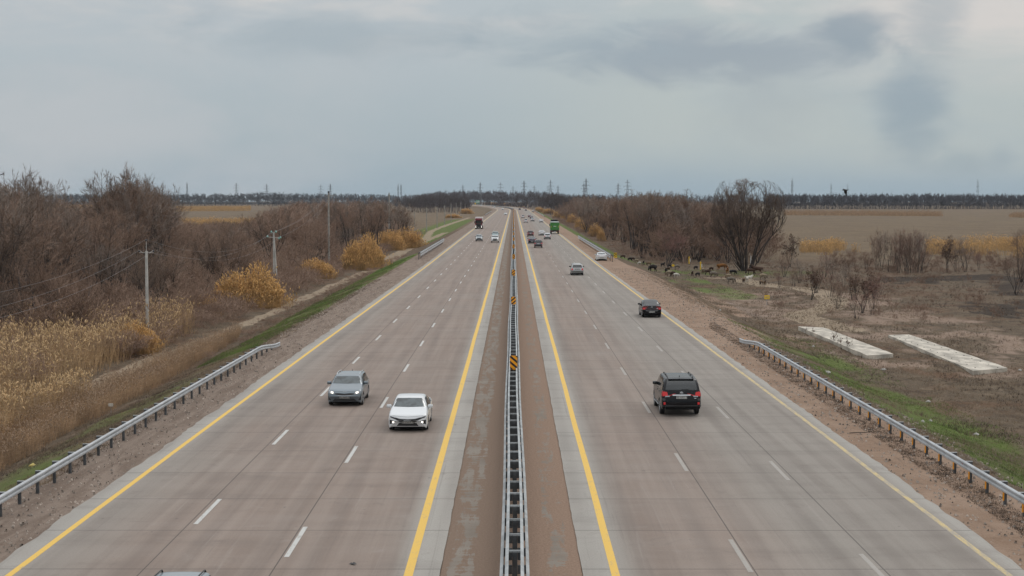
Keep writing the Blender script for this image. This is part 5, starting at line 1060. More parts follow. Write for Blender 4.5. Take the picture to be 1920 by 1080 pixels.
def make_car(sp, paint_m):
    L, Wd, H = sp['L'], sp['W'], sp['H']; Rw = sp['Rw']; yf, yr = sp['yf'], sp['yr']       # wheel positions from the centre
    t = np.unique(np.concatenate([np.linspace(0, .05, 9), np.linspace(.05, .95, 88), np.linspace(.95, 1, 9)])); yy = (t - .5) * L
    zt = smooth_interp(t, [(a, b * H) for a, b in sp['top']]); 
    for _ in range(2): zs_ = zt.copy(); zs_[2:-2] = (zt[:-4] + zt[1:-3] + zt[2:-2] + zt[3:-1] + zt[4:]) / 5; m_ = (t > .06) & (t < .94); zt = np.where(m_, zs_, zt)
    belt = smooth_interp(t, [(a, b * H) for a, b in sp['belt']]); zs = np.minimum(belt, zt - .035)
    zbot = np.interp(t, [0, .03, .1, .9, .97, 1], [sp['gc'] + .14, sp['gc'] + .04, sp['gc'], sp['gc'], sp['gc'] + .0, sp['gc'] + .08])
    Ra = Rw + .055
    for yc in (yf, yr):
        dy = np.abs(yy - yc); k = dy < Ra; zbot = np.where(k, np.maximum(zbot, Rw + np.sqrt(np.maximum(0, Ra ** 2 - dy ** 2))), zbot)
    half = Wd / 2 * (1 - .055 * np.clip((t - .78) / .22, 0, 1) ** 2 - .10 * np.clip((t - .965) / .035, 0, 1) ** 2 - .04 * np.clip((.16 - t) / .16, 0, 1) ** 2 - .07 * np.clip((.03 - t) / .03, 0, 1) ** 2)
    cab = np.clip((zt - zs) / (H * .28), 0, 1); V = []; K = 0
    fr = [0, .12, .3, .5, .7, .86, .95, 1.0]
    for i in range(len(t)):
        row = []; w = half[i]; zb = min(zbot[i], zs[i] - .06)
        for f_ in fr:
            z = zb + (zs[i] - zb) * f_; zz = (z - sp['gc']) / (belt[i] - sp['gc'] + 1e-6)
            x = w * (1 - .05 * max(0, (.25 - zz) / .25) ** 1.5 - .05 * max(0, (zz - .72) / .28) ** 2 + .004 * math.sin(zz * 9)); row.append((x, z))
        wb = row[-1][0]; wr = w * (sp['roof'] * cab[i] + .90 * (1 - cab[i])); zT = zt[i]
        for a in (.06, .3, .6, .85): row.append((wb + (wr + .03 - wb) * a, zs[i] + (zT - .05 * cab[i] - .01 - zs[i]) * a))
        row += [(wr * .97, zT - .03 * cab[i] - .004), (wr * .88, zT - .008), (wr * .6, zT + .004), (wr * .3, zT + .010), (0, zT + .012)]; K = len(row)
        bow = sp['bowf'] * np.clip((t[i] - .9) / .1, 0, 1) ** 1.5 - sp['bowr'] * np.clip((.08 - t[i]) / .08, 0, 1) ** 1.5
        V.append([(x, yy[i] - bow * (x / (Wd / 2)) ** 2, z) for x, z in row])
    n = len(t); Vl = []; 
    for row in V: Vl += row + [(-x, y_, z) for x, y_, z in row[-2::-1]]
    kk = 2 * K - 1; F = [(i * kk + j, (i + 1) * kk + j, (i + 1) * kk + j + 1, i * kk + j + 1) for i in range(n - 1) for j in range(kk - 1)]
    F += [tuple(range(kk - 1, -1, -1))[::-1], tuple(range((n - 1) * kk, n * kk))[::-1]]
    root = empty('car'); mb = MB(); mb.add(Vl, F); body = mb.build('body', paint_m, root, smooth=True, angle=32)
    bvh = BVHTree.FromPolygons([Vector(v) for v in Vl], F)
    DIR = {'front': lambda a, b: (Vector((a, 10, b)), Vector((0, -1, 0))), 'rear': lambda a, b: (Vector((a, -10, b)), Vector((0, 1, 0))), 'right': lambda a, b: (Vector((10, a, b)), Vector((-1, 0, 0))), 'left': lambda a, b: (Vector((-10, a, b)), Vector((1, 0, 0)))}
    def patch(name, A_, B_, d, m, off=.006, nx=12, ny=6, parent=None):
        """surface piece following the body between two polylines"""
        def samp(Pl, n_):
            Pl = [Vector((*q, 0)) for q in Pl]; ds = [0]
            for a, b in zip(Pl[:-1], Pl[1:]): ds.append(ds[-1] + (b - a).length)
            return [Pl[0].lerp(Pl[0], 0) if ds[-1] == 0 else Vector((np.interp(s * ds[-1], ds, [q.x for q in Pl]), np.interp(s * ds[-1], ds, [q.y for q in Pl]), 0)) for s in np.linspace(0, 1, n_ + 1)]
        a, b = samp(A_, nx), samp(B_, nx); vs = []; ok = []
        for j in range(ny + 1):
            for i in range(nx + 1):
                q = a[i].lerp(b[i], j / ny); o_, dd = DIR[d](q.x, q.y); hit, nn, _, _ = bvh.ray_cast(o_, dd)
                if hit is None: vs.append(Vector((0, 0, 0))); ok.append(False)
                else:
                    if nn.dot(dd) > 0: nn = -nn
                    vs.append(hit - dd * off * .6 + nn * off * .5); ok.append(True)
        fs = []
        for j in range(ny):
            for i in range(nx):
                q = (j * (nx + 1) + i, j * (nx + 1) + i + 1, (j + 1) * (nx + 1) + i + 1, (j + 1) * (nx + 1) + i)
                if all(ok[k] for k in q): fs.append(q)
        mb = MB(); mb.add(vs, fs); return mb.build(name, m, parent or root, smooth=True)
    def sym(name, A_, B_, d, m, **kw): return [patch(name, A_, B_, d, m, **kw), patch(name, [(-x, z) for x, z in A_], [(-x, z) for x, z in B_], d, m, **kw)]
    hb = lambda tt: float(np.interp(tt, t, belt)); ht = lambda tt: float(np.interp(tt, t, zt))
    # glazing
    c0, c1 = sp['ws']; wz0, wz1 = ht(c1) + .02, ht(c0) - .035; hw = Wd / 2; rw = sp['roof'] * hw
    patch('windshield', [(-hw * .86, wz0), (0, wz0 - .015), (hw * .86, wz0)], [(-rw * .90, wz1), (0, wz1 + .01), (rw * .90, wz1)], 'front', GLASSF, nx=20, ny=12)
    rz0, rz1, ra, rb = sp['rwin']; patch('rear_window', [(-hw * ra, rz0 * H), (hw * ra, rz0 * H)], [(-hw * rb, rz1 * H), (hw * rb, rz1 * H)], 'rear', GLASS, nx=20, ny=12)
    for side in ('right', 'left'):
        for (a0, a1, b0, b1) in sp['swin']:
            bl = [((q - .5) * L, hb(q) + .015) for q in np.linspace(a0, a1, 6)]; tp_ = [((q - .5) * L, min(ht(q) - .085, H - .10)) for q in np.linspace(b0, b1, 6)]
            patch('side_window', bl, tp_, side, GLASS, nx=10, ny=6)
        patch('sill', [((sp['yr'] + Ra + .02), sp['gc'] + .015), ((sp['yf'] - Ra - .02), sp['gc'] + .015)], [((sp['yr'] + Ra + .02), sp['gc'] + .12), ((sp['yf'] - Ra - .02), sp['gc'] + .12)], side, TRIM, nx=4, ny=2)
        for q in sp['doors']: patch('door_gap', [((q - .5) * L - .006, sp['gc'] + .16), ((q - .5) * L + .006, sp['gc'] + .16)], [((q - .5) * L - .006, hb(q) - .01), ((q - .5) * L + .006, hb(q) - .01)], side, TRIM, nx=1, ny=8, off=.004)
        for q in sp['doors'][:2]:
            sx = 1 if side == 'right' else -1; zh = hb(q) - .13; yh = (q - .5) * L + .14; hit = bvh.ray_cast(Vector((10 * sx, yh, zh)), Vector((-sx, 0, 0)))[0]
            if hit: mb = MB(); mb.box(min(hit.x, hit.x + .035 * sx), max(hit.x, hit.x + .035 * sx), yh - .09, yh + .09, zh - .014, zh + .014, 0, .006); mb.build('door_handle', paint_m, root)
    # mirrors
    ym = (sp['mir'] - .5) * L; zm = hb(sp['mir']) + .10
    for s in (-1, 1):
        x0 = hw * .93; mb = MB(); mb.box(min(s * x0, s * (x0 + .23)), max(s * x0, s * (x0 + .23)), ym - .10, ym + .07, zm - .075, zm + .075, 0, .035); mb.build('mirror', sp.get('mirm', paint_m), root, smooth=True, angle=45)
    # wheels
    for yc in (yf, yr):
        for s in (-1, 1):
            xo = s * (hw - .015); ty = MB(); w_ = .22; pr = [(-w_ / 2, Rw * .72), (-w_ / 2, Rw * .93), (-w_ / 2 + .03, Rw), (w_ / 2 - .03, Rw), (w_ / 2, Rw * .93), (w_ / 2, Rw * .72)]
            wh = bpy.data.objects.new('wheel', None); COL.objects.link(wh); wh.parent = root; wh.location = (xo - s * w_ / 2, yc, Rw)
            ty.lathe(pr, 'x', 26); ty.build('tyre', TYRE, wh, smooth=True, angle=40)
            rm = MB(); rm.lathe([(s * (w_ / 2 - .05), Rw * .02), (s * (w_ / 2 - .045), Rw * .70)], 'x', 20, 1); rm.lathe([(s * (w_ / 2 - .01), Rw * .64), (s * (w_ / 2 + .004), Rw * .66), (s * (w_ / 2 - .01), Rw * .72)], 'x', 26, 0)
            for k in range(10):
                a = 6.283 * k / 10; d = Vector((0, math.cos(a), math.sin(a))); rm.cyl(d * Rw * .1 + Vector((s * (w_ / 2 + .0), 0, 0)), d * Rw * .68 + Vector((s * (w_ / 2 - .012), 0, 0)), .020, .016, 5)
            rm.cyl((s * (w_ / 2 - .03), 0, 0), (s * (w_ / 2 + .006), 0, 0), Rw * .16, n=12); rm.build('rim', [RIM, UNDER], wh, smooth=True, angle=40)
    mb = MB(); mb.box(-hw + .25, hw - .25, -L / 2 + .36, L / 2 - .45, sp['gc'] - .03, sp['gc'] + .28); 
    mb.box(-hw + .16, hw - .16, yr + Ra, yf - Ra, sp['gc'] - .03, sp['gc'] + .2); mb.build('underbody', UNDER, root)
    sp['extra'](dict(patch=patch, sym=sym, root=root, L=L, W=Wd, H=H, hw=hw, gc=sp['gc'], paint=paint_m, bvh=bvh, rw=rw))
    return root
def plate(k, zc, side, txt, w=.52, h=.112):
    d = 1 if side == 'front' else -1; hit = None
    for dz in (0, .04, -.04, .08): 
        hit = k['bvh'].ray_cast(Vector((0, 10 * d, zc + dz)), Vector((0, -d, 0)))[0]
        if hit: break
    y0 = hit.y + d * .012; mb = MB(); mb.box(-w / 2, w / 2, min(y0, y0 + .012 * d), max(y0, y0 + .012 * d), zc - h / 2, zc + h / 2); pl = mb.build('license_plate', PLATE, k['root'])
    me = text_mesh(txt, .125); me.materials.clear(); me.materials.append(INK); o = bpy.data.objects.new('plate_text', me); COL.objects.link(o); o.parent = pl; o.location = (0, y0 + .016 * d, zc); o.rotation_euler = (R(90), 0, R(180) if d > 0 else 0)
def emblem(k, zc, side, r1, r2, kind, m=CHROME):
    d = 1 if side == 'front' else -1; hit = k['bvh'].ray_cast(Vector((0, 10 * d, zc)), Vector((0, -d, 0)))[0]
    if hit is None: return
    y0 = hit.y + .012 * d; mb = MB()
    def ring(a, b, cx_=0, cz=0, th=.014):
        n = 20; v = []
        for i in range(n):
            t_ = 6.283 * i / n; v += [(cx_ + a * math.cos(t_), y0, zc + cz + b * math.sin(t_)), (cx_ + (a - th) * math.cos(t_), y0, zc + cz + (b - th) * math.sin(t_)), (cx_ + (a - th / 2) * math.cos(t_), y0 + d * .012, zc + cz + (b - th / 2) * math.sin(t_))]
        mb.add(v, [(3 * i, 3 * ((i + 1) % n), 3 * ((i + 1) % n) + 2, 3 * i + 2) for i in range(n)] + [(3 * i + 1, 3 * i + 2, 3 * ((i + 1) % n) + 2, 3 * ((i + 1) % n) + 1) for i in range(n)])
    if kind == 'ovals': ring(r1, r2); ring(r1 * .36, r2 * .92); ring(r1 * .8, r2 * .38, 0, r2 * .35)
    elif kind == 'bow':
        mb.box(-r1, r1, min(y0, y0 + .014 * d), max(y0, y0 + .014 * d), zc - r2 * .35, zc + r2 * .35); mb.box(-r1 * .35, r1 * .35, min(y0, y0 + .018 * d), max(y0, y0 + .018 * d), zc - r2, zc + r2)
    elif kind == 'strokes':
        for a, b, c_, e_q in ((-r1, 0, -r1, 1), (-r1, .5, -r1 * .4, 1), (-r1, .5, -r1 * .4, 0), (-r1 * .15, 0, -r1 * .15, 1), (r1 * .1, 0, r1 * .5, 1), (r1 * .5, 1, r1 * .9, 0)): mb.cyl((a, y0, zc + (b - .5) * r2), (c_, y0, zc + (e_q - .5) * r2), .008, n=5)
    elif kind == 'oval': ring(r1, r2)
    mb.build('emblem', m, k['root'], smooth=True)
def lamps(k, side, pts, m=BEAM, r=.035):
    d = 1 if side == 'front' else -1
    for (x, z) in pts:
        for s in (-1, 1):
            hit = k['bvh'].ray_cast(Vector((s * x, 10 * d, z)), Vector((0, -d, 0)))[0]
            if hit: mb = MB(); mb.cyl(hit + Vector((0, -.01 * d, 0)), hit + Vector((0, .015 * d, 0)), r, n=10); mb.build('headlight_bulb', m, k['root'])
def rails(k, y0, y1, x, m, z0, legs=3):
    for s in (-1, 1):
        mb = MB(); n = 10; pts = []
        for i in range(n + 1):
            y = y0 + (y1 - y0) * i / n; hit = k['bvh'].ray_cast(Vector((s * x, y, 5)), Vector((0, 0, -1)))[0]; pts.append(Vector((s * x, y, hit.z + .055 * min(1, min(i, n - i) / 1.0))))
        for i in range(n): mb.cyl(pts[i], pts[i + 1], .018, n=6)
        for i in (1, 5, 9): mb.cyl(pts[i], pts[i] - Vector((0, 0, .07)), .02, n=6)
        mb.build('roof_rail', m, k['root'], smooth=True, angle=50)
def fin(k, y, x=0.0):
    hit = k['bvh'].ray_cast(Vector((x, y, 5)), Vector((0, 0, -1)))[0]; mb = MB(); z = hit.z; mb.add([(x - .02, y - .08, z), (x + .02, y - .08, z), (x, y + .09, z), (x, y - .085, z + .085)], [(0, 1, 3), (1, 2, 3), (2, 0, 3), (0, 2, 1)]); mb.build('antenna', TRIM, k['root'])
PB = paint('blue_grey', (.15, .185, .21), .45, .35); PW = paint('white', (.62, .64, .65), 0, .3); PK = mat('car_paint_black', (.004, .004, .006), .18, 0, coat=0.0, spec=.35); PS = paint('silver', (.33, .335, .33), .5, .38); PG = paint('dark_grey', (.045, .045, .048), .4, .35); PN = paint('navy', (.012, .014, .035), .2, .3); PR = paint('dark_red', (.075, .012, .014), .2, .3); PT = paint('teal', (.13, .22, .23), .3, .4); PSB = paint('pale_blue', (.24, .28, .30), .4, .35)
# --- wagon (lit, front view)
def ex_wagon(k):
    P_, S_, H, hw, gc = k['patch'], k['sym'], k['H'], k['hw'], k['gc']
    S_('headlight', [(.50, .66), (.62, .635), (.80, .66)], [(.54, .72), (.66, .775), (.83, .82)], 'front', LAMP); lamps(k, 'front', [(.60, .69), (.675, .70), (.60, .735), (.675, .745)], r=.027)
    P_('grille', [(-.52, .64), (-.3, .59), (0, .58), (.3, .59), (.52, .64)], [(-.50, .68), (-.3, .70), (0, .67), (.3, .70), (.50, .68)], 'front', TRIM); P_('grille_trim', [(-.34, .565), (-.2, .555), (.2, .555), (.34, .565)], [(-.34, .585), (-.2, .572), (.2, .572), (.34, .585)], 'front', CHROME, off=.012, ny=1)
    P_('air_intake', [(-.66, .24), (.66, .24)], [(-.50, .40), (.50, .40)], 'front', TRIM, nx=16); P_('lower_lip', [(-.82, .19), (.82, .19)], [(-.82, .235), (.82, .235)], 'front', TRIM, off=.014)
    S_('fog_lamp_recess', [(.70, .33), (.84, .33)], [(.76, .43), (.83, .55)], 'front', TRIM); plate(k, .475, 'front', '742 ABX 02'); emblem(k, .755, 'front', .09, .05, 'strokes')
    S_('tail_light', [(.52, .80), (.84, .80)], [(.54, .93), (.82, .95)], 'rear', REDL); P_('rear_diffuser', [(-.6, .26), (.6, .26)], [(-.65, .36), (.65, .36)], 'rear', TRIM); plate(k, .70, 'rear', '742 ABX 02')
    rails(k, -1.85, .35, .60, CHROME, H); fin(k, -1.6); P_('hood_gap', [(-.74, .735), (0, .775), (.74, .735)], [(-.74, .742), (0, .782), (.74, .742)], 'front', TRIM, ny=1, off=.004); S_('side_lamp_tail', [(.74, .80), (.86, .80)], [(.72, .95), (.84, .97)], 'rear', REDL)
WAGON = dict(L=4.62, W=1.80, H=1.47, Rw=.325, yf=1.41, yr=-1.24, gc=.17, top=[(0, .50), (.02, .60), (.045, .70), (.10, .90), (.13, .955), (.25, .985), (.45, 1), (.58, .985), (.64, .93), (.745, .70), (.80, .675), (.93, .585), (.97, .53), (.99, .46), (1, .36)], belt=[(0, .62), (.2, .66), (.6, .655), (.8, .62), (1, .5)], roof=.74, bowf=.24, bowr=.12, ws=(.605, .745), rwin=(.70, .90, .70, .62),
             swin=[(.13, .27, .17, .27), (.285, .455, .285, .455), (.47, .66, .47, .595)], doors=(.285, .46, .675), mir=.655, extra=ex_wagon, mirm=PB)
# --- modern sedan (front view, white)
def ex_sedan(k):
    P_, S_, H, hw, gc = k['patch'], k['sym'], k['H'], k['hw'], k['gc']
    P_('grille', [(-.80, .665), (-.5, .56), (-.38, .44), (0, .44), (.38, .44), (.5, .56), (.80, .665)], [(-.83, .73), (-.5, .655), (-.35, .615), (0, .60), (.35, .615), (.5, .655), (.83, .73)], 'front', TRIM, nx=24)
    S_('headlight', [(.56, .655), (.83, .705)], [(.58, .675), (.84, .74)], 'front', LAMP, off=.012, ny=2); S_('fog_lamp_recess', [(.60, .38), (.83, .34)], [(.55, .50), (.83, .56)], 'front', TRIM); lamps(k, 'front', [(.665, .455)], r=.05)
    S_('bumper_crease', [(.34, .425), (.52, .44), (.78, .30)], [(.34, .455), (.56, .475), (.83, .335)], 'front', CHROME if False else k['paint'], off=.02, ny=2)
    P_('air_intake', [(-.50, .27), (.50, .27)], [(-.40, .41), (.40, .41)], 'front', TRIM, nx=16); P_('lower_lip', [(-.78, .17), (.78, .17)], [(-.80, .235), (.80, .235)], 'front', TRIM, off=.014); plate(k, .445, 'front', '721 PWA 02')
    P_('hood_gap', [(-.70, .735), (0, .70), (.70, .735)], [(-.70, .742), (0, .707), (.70, .742)], 'front', TRIM, ny=1, off=.004)
    S_('tail_light', [(.40, .86), (.86, .86)], [(.40, .90), (.84, .95)], 'rear', REDD); P_('light_bar', [(-.42, .865), (.42, .865)], [(-.42, .885), (.42, .885)], 'rear', REDD, ny=1); P_('rear_diffuser', [(-.62, .24), (.62, .24)], [(-.50, .37), (.50, .37)], 'rear', TRIM); plate(k, .53, 'rear', '315 KMA 02'); emblem(k, .93, 'rear', .06, .035, 'oval'); fin(k, -1.3)
SEDAN = dict(L=4.68, W=1.825, H=1.43, Rw=.325, yf=1.42, yr=-1.30, gc=.16, top=[(0, .52), (.015, .62), (.03, .725), (.06, .745), (.13, .765), (.30, .945), (.40, .995), (.50, 1), (.58, .985), (.625, .95), (.755, .69), (.80, .665), (.93, .575), (.97, .53), (.99, .46), (1, .36)], belt=[(0, .68), (.2, .66), (.6, .63), (.8, .60), (1, .5)], roof=.72, bowf=.26, bowr=.14, ws=(.60, .755), rwin=(.775, .935, .74, .60),
             swin=[(.20, .29, .255, .30), (.305, .465, .31, .465), (.48, .66, .48, .60)], doors=(.30, .475, .68), mir=.66, extra=ex_sedan)
# --- large SUV (rear view, black)
def ex_suv(k):
    P_, S_, H, hw, gc = k['patch'], k['sym'], k['H'], k['hw'], k['gc']
    S_('tail_light', [(.66, 1.04), (.92, 1.0)], [(.70, 1.21), (.92, 1.23)], 'rear', REDL, nx=10); S_('reverse_light', [(.56, .985), (.80, .965)], [(.60, 1.04), (.80, 1.02)], 'rear', LAMP, off=.012, ny=2)
    for sd, sg in (('right', 1), ('left', -1)): k['patch']('tail_light', [(-2.44, .98), (-2.22, 1.04)], [(-2.42, 1.26), (-2.20, 1.26)], sd, REDL, nx=4)
    P_('chrome_bar', [(-.44, 1.035), (.44, 1.035)], [(-.44, 1.09), (.44, 1.09)], 'rear', CHROME, off=.02, ny=2); plate(k, .95, 'rear', '748 HAA 05'); emblem(k, 1.17, 'rear', .085, .058, 'ovals'); P_('model_badge', [(.62, .90), (.72, .90)], [(.62, .925), (.72, .925)], 'rear', CHROME, ny=1, nx=2)
    P_('bumper', [(-.93, .50), (.93, .50)], [(-.93, .575), (.93, .575)], 'rear', TRIM, off=.04, ny=2); P_('bumper_edge', [(-.80, .575), (.80, .575)], [(-.80, .59), (.80, .59)], 'rear', mat('grey_trim', (.10, .10, .105), .4), off=.045, ny=1); S_('reflector', [(.78, .60), (.88, .60)], [(.78, .72), (.88, .72)], 'rear', REDL, ny=2, off=.012); S_('corner_trim', [(.79, .80), (.93, .80)], [(.79, .90), (.93, .90)], 'rear', mat('dull_trim', (.05, .055, .06), .5), ny=2)
    P_('rear_wiper', [(.0, 1.325), (.34, 1.325)], [(.0, 1.345), (.34, 1.345)], 'rear', UNDER, ny=1, off=.02)
    hit = k['bvh'].ray_cast(Vector((0, -10, 1.80)), Vector((0, 1, 0)))[0]; mb = MB(); mb.box(-.62, .62, hit.y - .10, hit.y + .12, 1.79, 1.835, 0, .015); mb.build('spoiler', k['paint'], k['root'])
    rails(k, -1.9, .35, .62, TRIM, H); fin(k, -1.45, -.02); S_('headlight', [(.55, .92), (.90, .92)], [(.55, 1.06), (.90, 1.08)], 'front', LAMP); lamps(k, 'front', [(.70, .99)], r=.05)
    P_('grille', [(-.48, .72), (.48, .72)], [(-.50, 1.04), (.50, 1.04)], 'front', TRIM); P_('lower_grille', [(-.7, .36), (.7, .36)], [(-.6, .55), (.6, .55)], 'front', TRIM); plate(k, .63, 'front', '748 HAA 05')
    for s in (-1, 1): mb = MB(); x0, x1 = sorted((s * .86, s * 1.02)); mb.box(x0, x1, -.85, .95, .40, .44, 0, .012); mb.build('running_board', RIM, k['root'])
SUV = dict(L=4.95, W=1.96, H=1.88, Rw=.39, yf=1.55, yr=-1.30, gc=.34, top=[(0, .34), (.01, .50), (.02, .60), (.03, .70), (.06, .90), (.075, .955), (.12, .985), (.35, 1), (.52, .995), (.595, .965), (.70, .70), (.74, .675), (.90, .635), (.96, .60), (.985, .54), (1, .36)], belt=[(0, .67), (.5, .655), (.8, .64), (1, .54)], roof=.80, bowf=.16, bowr=.08, ws=(.60, .70), rwin=(.695, .935, .80, .70),
           swin=[(.07, .22, .095, .22), (.235, .40, .235, .40), (.415, .61, .415, .56)], doors=(.24, .41, .625), mir=.61, extra=ex_suv, mirm=mat('mirror_dark', (.02, .022, .022), .3))
# --- older compact sedan (rear view, black)
def ex_cob(k):
    P_, S_, H, hw, gc = k['patch'], k['sym'], k['H'], k['hw'], k['gc']
    S_('tail_light', [(.58, .74), (.83, .74)], [(.63, .98), (.80, 1.02)], 'rear', REDD, nx=8); S_('tail_light', [(.60, .745), (.82, .745)], [(.62, .86), (.82, .86)], 'rear', REDL, off=.012)
    for sd in ('right', 'left'): k['patch']('tail_light', [(-2.20, .76), (-2.0, .82)], [(-2.16, 1.0), (-1.98, .98)], sd, REDD, nx=4)
    P_('bumper_step', [(-.50, .60), (.50, .60)], [(-.56, .645), (.56, .645)], 'rear', mat('painted_sky_sheen', (.30, .31, .33), .3, .3), off=.02, ny=2); plate(k, .52, 'rear', '605 CTA 02'); emblem(k, .95, 'rear', .10, .035, 'bow'); P_('rear_diffuser', [(-.35, .27), (.35, .27)], [(-.35, .31), (.35, .31)], 'rear', CHROME, ny=1, off=.01); P_('model_badge', [(.42, .80), (.55, .80)], [(.42, .825), (.55, .825)], 'rear', CHROME, ny=1, nx=2)  # pale sky reflection painted onto the bumper step as a grey material
    P_('trunk_gap', [(-.56, .69), (.56, .69)], [(-.56, .70), (.56, .70)], 'rear', UNDER, ny=1, off=.004); S_('headlight', [(.50, .66), (.80, .66)], [(.50, .80), (.80, .86)], 'front', LAMP); lamps(k, 'front', [(.62, .74)], r=.05); P_('grille', [(-.42, .42), (.42, .42)], [(-.40, .72), (.40, .72)], 'front', TRIM); plate(k, .40, 'front', '605 CTA 02')
COB = dict(L=4.48, W=1.735, H=1.50, Rw=.315, yf=1.36, yr=-1.26, gc=.19, top=[(0, .46), (.015, .56), (.03, .70), (.06, .735), (.13, .75), (.25, .925), (.33, .985), (.45, 1), (.56, .985), (.61, .95), (.75, .70), (.80, .67), (.93, .59), (.97, .55), (.99, .47), (1, .36)], belt=[(0, .67), (.2, .66), (.6, .64), (.8, .61), (1, .5)], roof=.74, bowf=.22, bowr=.13, ws=(.59, .75), rwin=(.765, .93, .76, .66),
           swin=[(.19, .27, .23, .28), (.285, .445, .29, .445), (.46, .65, .46, .585)], doors=(.28, .45, .67), mir=.655, extra=ex_cob, mirm=TRIM)
# --- boxy hatchback / small SUV (rear view, silver)
def ex_hatch(k):
    P_, S_, H, hw, gc = k['patch'], k['sym'], k['H'], k['hw'], k['gc']
    S_('tail_light', [(.60, .72), (.80, .72)], [(.60, .98), (.78, .98)], 'rear', REDL, nx=6); P_('bumper', [(-.84, .36), (.84, .36)], [(-.84, .66), (.84, .66)], 'rear', mat('grey_bumper', (.16, .16, .155), .6), off=.03, nx=14)
    P_('plate_recess', [(-.31, .77), (.31, .77)], [(-.31, .93), (.31, .93)], 'rear', TRIM, ny=2); plate(k, .85, 'rear', '318 RSA 05'); S_('headlight', [(.48, .70), (.80, .70)], [(.50, .86), (.80, .88)], 'front', LAMP); lamps(k, 'front', [(.63, .78)], r=.055); P_('grille', [(-.42, .58), (.42, .58)], [(-.42, .80), (.42, .80)], 'front', TRIM); P_('lower_grille', [(-.6, .30), (.6, .30)], [(-.6, .44), (.6, .44)], 'front', TRIM); plate(k, .50, 'front', '318 RSA 05'); P_('rear_valance', [(-.6, .28), (.6, .28)], [(-.6, .35), (.6, .35)], 'rear', UNDER, off=.01, ny=2)
    rails(k, -1.6, .3, .56, TRIM, H)
HATCH = dict(L=4.2, W=1.75, H=1.62, Rw=.33, yf=1.28, yr=-1.20, gc=.22, top=[(0, .36), (.015, .50), (.03, .62), (.08, .80), (.12, .93), (.17, .975), (.4, 1), (.56, .985), (.61, .95), (.74, .69), (.79, .665), (.93, .60), (.97, .56), (.99, .48), (1, .36)], belt=[(0, .66), (.6, .64), (.8, .61), (1, .5)], roof=.76, bowf=.18, bowr=.08, ws=(.60, .74), rwin=(.66, .90, .78, .66),
             swin=[(.12, .24, .155, .24), (.255, .43, .255, .43), (.445, .645, .445, .585)], doors=(.26, .44, .66), mir=.645, extra=ex_hatch, mirm=TRIM)
cars = {}; cused = set()
for nm, sp, pm in (('wagon', WAGON, PB), ('sedan', SEDAN, PW), ('suv', SUV, PK), ('compact', COB, PK), ('hatch', HATCH, PS)):
    cars[nm] = make_car(sp, pm); cars[nm].name = {'wagon': 'station_wagon', 'sedan': 'sedan', 'suv': 'suv', 'compact': 'sedan', 'hatch': 'hatchback'}[nm]; cars[nm]['pm'] = pm.name
def put_car(kind, px, py, facing, label, pm=None, group=None, cat='car', s=1.0, yaw=0.0, z=0.0):
    o = cars[kind] if kind not in cused else copy_tree(cars[kind]); first = kind not in cused; cused.add(kind); sp = {'wagon': WAGON, 'sedan': SEDAN, 'suv': SUV, 'compact': COB, 'hatch': HATCH}[kind]
    q = at(px, py, z); y = q.y + sp['L'] / 2 * s; x = q.x + (float(cx(y)) - float(cx(q.y))); sl = (float(cx(y + 2)) - float(cx(y - 2))) / 4
    o.location = (x, y, z + .004); o.rotation_euler = (0, 0, (math.pi if facing == 'front' else 0) - math.atan(sl) + R(yaw)); o.scale = (s, s, s)
    if pm:
        base = cars[kind]['pm']
        for ch in o.children:
            for sl_ in ch.material_slots if ch.type == 'MESH' else []:
                if sl_.material and sl_.material.name == base: sl_.link = 'OBJECT'; sl_.material = pm
    if 'pm' in o and not first: del o['pm']
    tag(o, label, cat, group)
    if not group and 'group' in o: del o['group']
    return o
put_car('wagon', 645.5, 763, 'front', 'blue-grey estate car with lit headlights in the middle lane coming towards the camera')
put_car('sedan', 764, 811, 'front', 'white sedan with round lit lamps in the inner left lane, nearest whole oncoming car')
put_car('suv', 1278, 782, 'rear', 'large black off-road car with red tail lights seen from behind on the right carriageway')
put_car('compact', 1222.5, 596, 'rear', 'black sedan with chrome badge driving away near the yellow line, beside the dirt shoulder')
put_car('hatch', 1082.5, 516.5, 'rear', 'silver hatchback with grey bumper driving away in the middle of the right carriageway')
put_car('sedan', 1128.5, 489.5, 'rear', 'white sedan stopped on the dirt shoulder beside the striped board', PW, z=-.08)
GL, GR = 'far oncoming cars on the left carriageway', 'far cars driving away on the right carriageway'
q = at(352, 1074, 1.35)
o = put_car('hatch', 350, 1067, 'front', 'grey car cut off by the bottom edge, only its roof showing', PSB, s=.95); o.location = (q.x, q.y - 1.9 * .95, .004)
